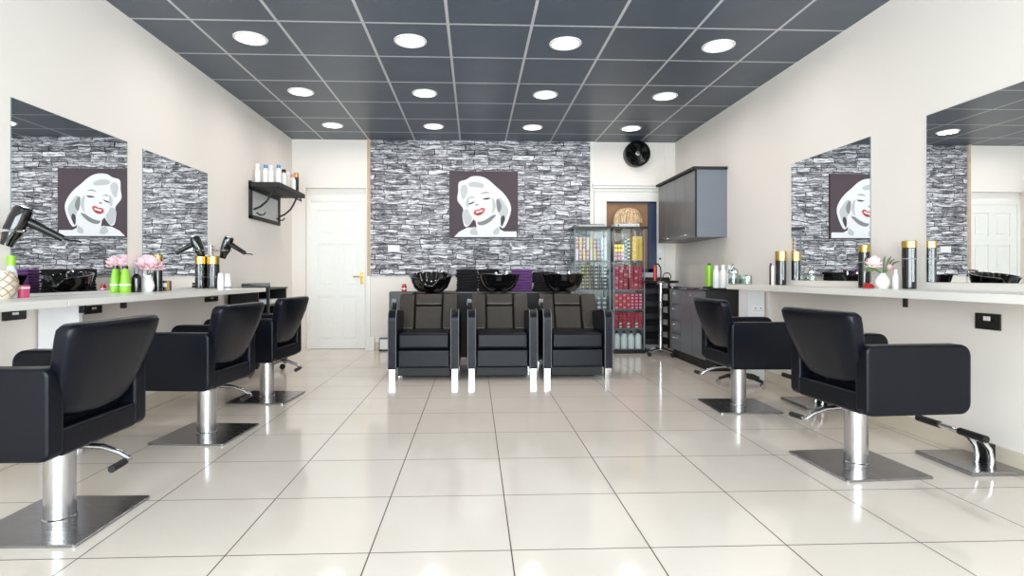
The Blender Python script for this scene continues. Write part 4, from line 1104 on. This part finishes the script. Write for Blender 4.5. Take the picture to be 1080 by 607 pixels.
# on top of the cabinet
t = thing('magazine_stack', 'grey-covered magazine lying on a white folder on the display cabinet top', 'magazines', (1.47, 7.02, DZ+0.03), 0.1)
MB().box((-0.17, -0.12, 0), (0.17, 0.12, 0.022), M['paper'], 0.003).build('folder', t)
MB().box((-0.15, -0.11, 0.022), (0.16, 0.11, 0.036), M['magazine'], 0.003, rot=(0, 0, 0.12)).build('magazine', t)
t = thing('ring_binder', 'pale grey ring binder under the blonde wig on the display cabinet', 'binder', (1.93, 7.02, DZ+0.03), -0.04)
MB().box((-0.155, -0.12, 0), (0.155, 0.12, 0.045), M['binder'], 0.004).box((-0.15, -0.125, 0.006), (0.15, -0.119, 0.039), M['paper']).build('cover', t)
MB().lathe([(0, 0), (0.011, 0), (0.011, 0.002), (0, 0.002)], M['blackp'], n=14, mtx=Matrix.Translation((-0.115, -0.125, 0.022)) @ Matrix.Rotation(PI/2, 4, 'X')).lathe([(0, 0), (0.006, 0), (0.006, 0.002), (0, 0.002)], M['blackp'], n=14, mtx=Matrix.Translation((0.12, -0.125, 0.022)) @ Matrix.Rotation(PI/2, 4, 'X')).build('finger_hole', t)
t = thing('blonde_wig', 'blonde bob wig on a head form above the grey ring binder', 'wig', (1.97, 7.04, DZ+0.075))
MB().lathe([(0, 0), (0.07, 0), (0.06, 0.04), (0.09, 0.10), (0.09, 0.16), (0, 0.2)], M['hairdark'], n=24).build('head_form', t)
b = MB()
def wig(u, v):
    a = 2*PI*u; el = v*PI*0.5
    r = 0.178*(0.985+0.003*math.sin(a*23)+0.002*math.sin(a*41+1))
    bulge = math.cos(max(0, el))**0.55
    z = 0.005+0.20*math.sin(el)
    fr_ = 1.0
    return Vector((r*bulge*math.cos(a)*1.05, r*bulge*math.sin(a)*0.8, z+0.006*math.sin(a*5)*(1-v)))
b.grid(wig, 160, 14, M['hair'], True)
b.build('hair', t)
b = MB()
for k in range(26):
    a = -PI/2+random.uniform(-1.2, 1.2)
    pts = []
    for j_ in range(7):
        v = 0.92-0.9*j_/6; el = v*PI/2; bl = math.cos(el)**0.55; aa = -PI/2+(a+PI/2)*min(1, 0.25+0.75*j_/4)
        pts.append((0.178*bl*math.cos(aa)*1.05, 0.178*bl*math.sin(aa)*0.8, 0.006+0.201*math.sin(el)))
    b.tube(pts, random.uniform(0.002, 0.004), M['hairdark'] if k % 4 == 0 else M['hair'], 6)
b.build('streaks', t)

# ------------------------------------------------------------------ pole table, black trolley, red bottle and headphones-shaped ring
t = thing('pole_table', 'small round black table on a chrome pole with castors, beside the drawers', 'table', (2.275, 6.68, 0))
MB().lathe([(0, 0.885), (0.2, 0.885), (0.21, 0.89), (0.21, 0.91), (0.2, 0.915), (0.195, 0.905), (0, 0.905)], M['blackp'], n=36).build('tabletop', t)
MB().lathe([(0.022, 0.07), (0.022, 0.86), (0.05, 0.87), (0.05, 0.886)], M['chrome'], n=18).build('pole', t)
for k in range(4):
    a = 2*PI*k/4+0.5
    MB().tube([(0.01*math.cos(a), 0.01*math.sin(a), 0.085), (0.1*math.cos(a), 0.1*math.sin(a), 0.075), (0.19*math.cos(a), 0.19*math.sin(a), 0.055)], [0.016, 0.014, 0.012], M['chrome'], 8).build('leg', t)
    MB().lathe([(0, -0.012), (0.024, -0.012), (0.026, 0), (0.024, 0.012), (0, 0.012)], M['rubber'], n=16, mtx=Matrix.Translation((0.19*math.cos(a), 0.19*math.sin(a), 0.026)) @ Matrix.Rotation(PI/2, 4, 'X')).build('castor', t)
t = thing('tool_trolley', 'tall black salon trolley with trays between display cabinet and pole table', 'trolley', (2.32, 7.10, 0))
f = MB()
for x in (-0.16, 0.16):
    for y in (-0.13, 0.13): f.box((x-0.012, y-0.012, 0.06), (x+0.012, y+0.012, 0.92), M['blackp'], 0.003)
f.box((-0.15, 0.136, 0.1), (0.15, 0.142, 0.9), M['blackp']); f.build('frame', t)
for z in (0.10, 0.26, 0.42, 0.58, 0.74, 0.88):
    MB().box((-0.165, -0.14, z), (0.165, 0.14, z+0.015), M['blackp'], 0.003).box((-0.165, -0.145, z), (0.165, -0.138, z+0.075), M['blackp'], 0.003).box((-0.165, -0.14, z), (-0.158, 0.14, z+0.075), M['blackp'], 0.002).box((0.158, -0.14, z), (0.165, 0.14, z+0.075), M['blackp'], 0.002).build('tray', t)
for x in (-0.15, 0.15):
    for y in (-0.12, 0.12): MB().lathe([(0, -0.012), (0.028, -0.012), (0.03, 0), (0.028, 0.012), (0, 0.012)], M['rubber'], n=16, mtx=Matrix.Translation((x, y, 0.03)) @ Matrix.Rotation(PI/2, 4, 'X')).build('castor', t)
TZ = 0.905
bottle('red_bottle', 'slim red bottle standing on the round black pole table', 'bottle', (2.185, 6.62, TZ), 0.20, 0.02, M['red'], M['red'], 0.03, 0.015, 'can')
bottle('red_bottle', 'red bottle with black cap, second on the round black pole table', 'bottle', (2.225, 6.72, TZ), 0.21, 0.02, M['crimson'], M['blackp'], 0.03, 0.014, 'can')
t = thing('curling_tong', 'black curling tong with a looped black cord standing on the pole table', 'curling tong', (2.31, 6.64, TZ))
MB().tube([(-0.05, 0, 0.008), (-0.045, 0, 0.10), (-0.05, 0.0, 0.17), (-0.075, 0.0, 0.21), (-0.11, 0, 0.215)], 0.009, M['blackp'], 8).build('handle', t)
MB().tube([(0.03+0.05*math.cos(a*PI/10), 0, 0.055+0.05*math.sin(a*PI/10)) for a in range(21)], 0.006, M['blackp'], 8, False).build('cord', t)
bottle('red_bottle', 'small red bottle with white cap on the black box beside the first basin', 'bottle', (-0.775, 6.12, 0.80), 0.085, 0.028, M['red'], M['red'], 0.02, 0.02, 'can', lab=(0.4, 0.6, M['white']))
# white phone handset on the doorway trim
o = MB().box((2.455, YB-0.05, 1.12), (2.50, YB-0.03, 1.27), M['white'], 0.005).box((2.465, YB-0.053, 1.19), (2.49, YB-0.049, 1.215), M['blackm']).build('door_intercom'); tag(o, 'white wall intercom on the doorway trim under the wall cabinet', 'intercom')
# floor box beside the door
t = thing('floor_heater', 'small white box with dark frame on the floor beside the white door', 'box', (-1.145, 7.24, 0))
MB().box((-0.085, -0.05, 0.02), (0.085, 0.05, 0.16), M['white'], 0.006).build('body', t)
f = MB(); f.box((-0.09, -0.055, 0.0), (0.09, 0.055, 0.022), M['blackm'], 0.003); f.box((-0.09, -0.055, 0.155), (0.09, 0.055, 0.168), M['nickel'], 0.003)
f.box((0.08, -0.055, 0.02), (0.09, -0.045, 0.16), M['nickel'], 0.003); f.box((-0.09, -0.055, 0.02), (-0.08, -0.045, 0.16), M['nickel'], 0.003); f.build('frame', t)
o = MB().box((-1.43, YB-0.075, 0), (-1.31, YB-0.035, 0.17), M['trimwhite'], 0.006).build('plinth_block'); tag(o, 'white plinth block at the foot of the timber strip by the door', 'plinth block')
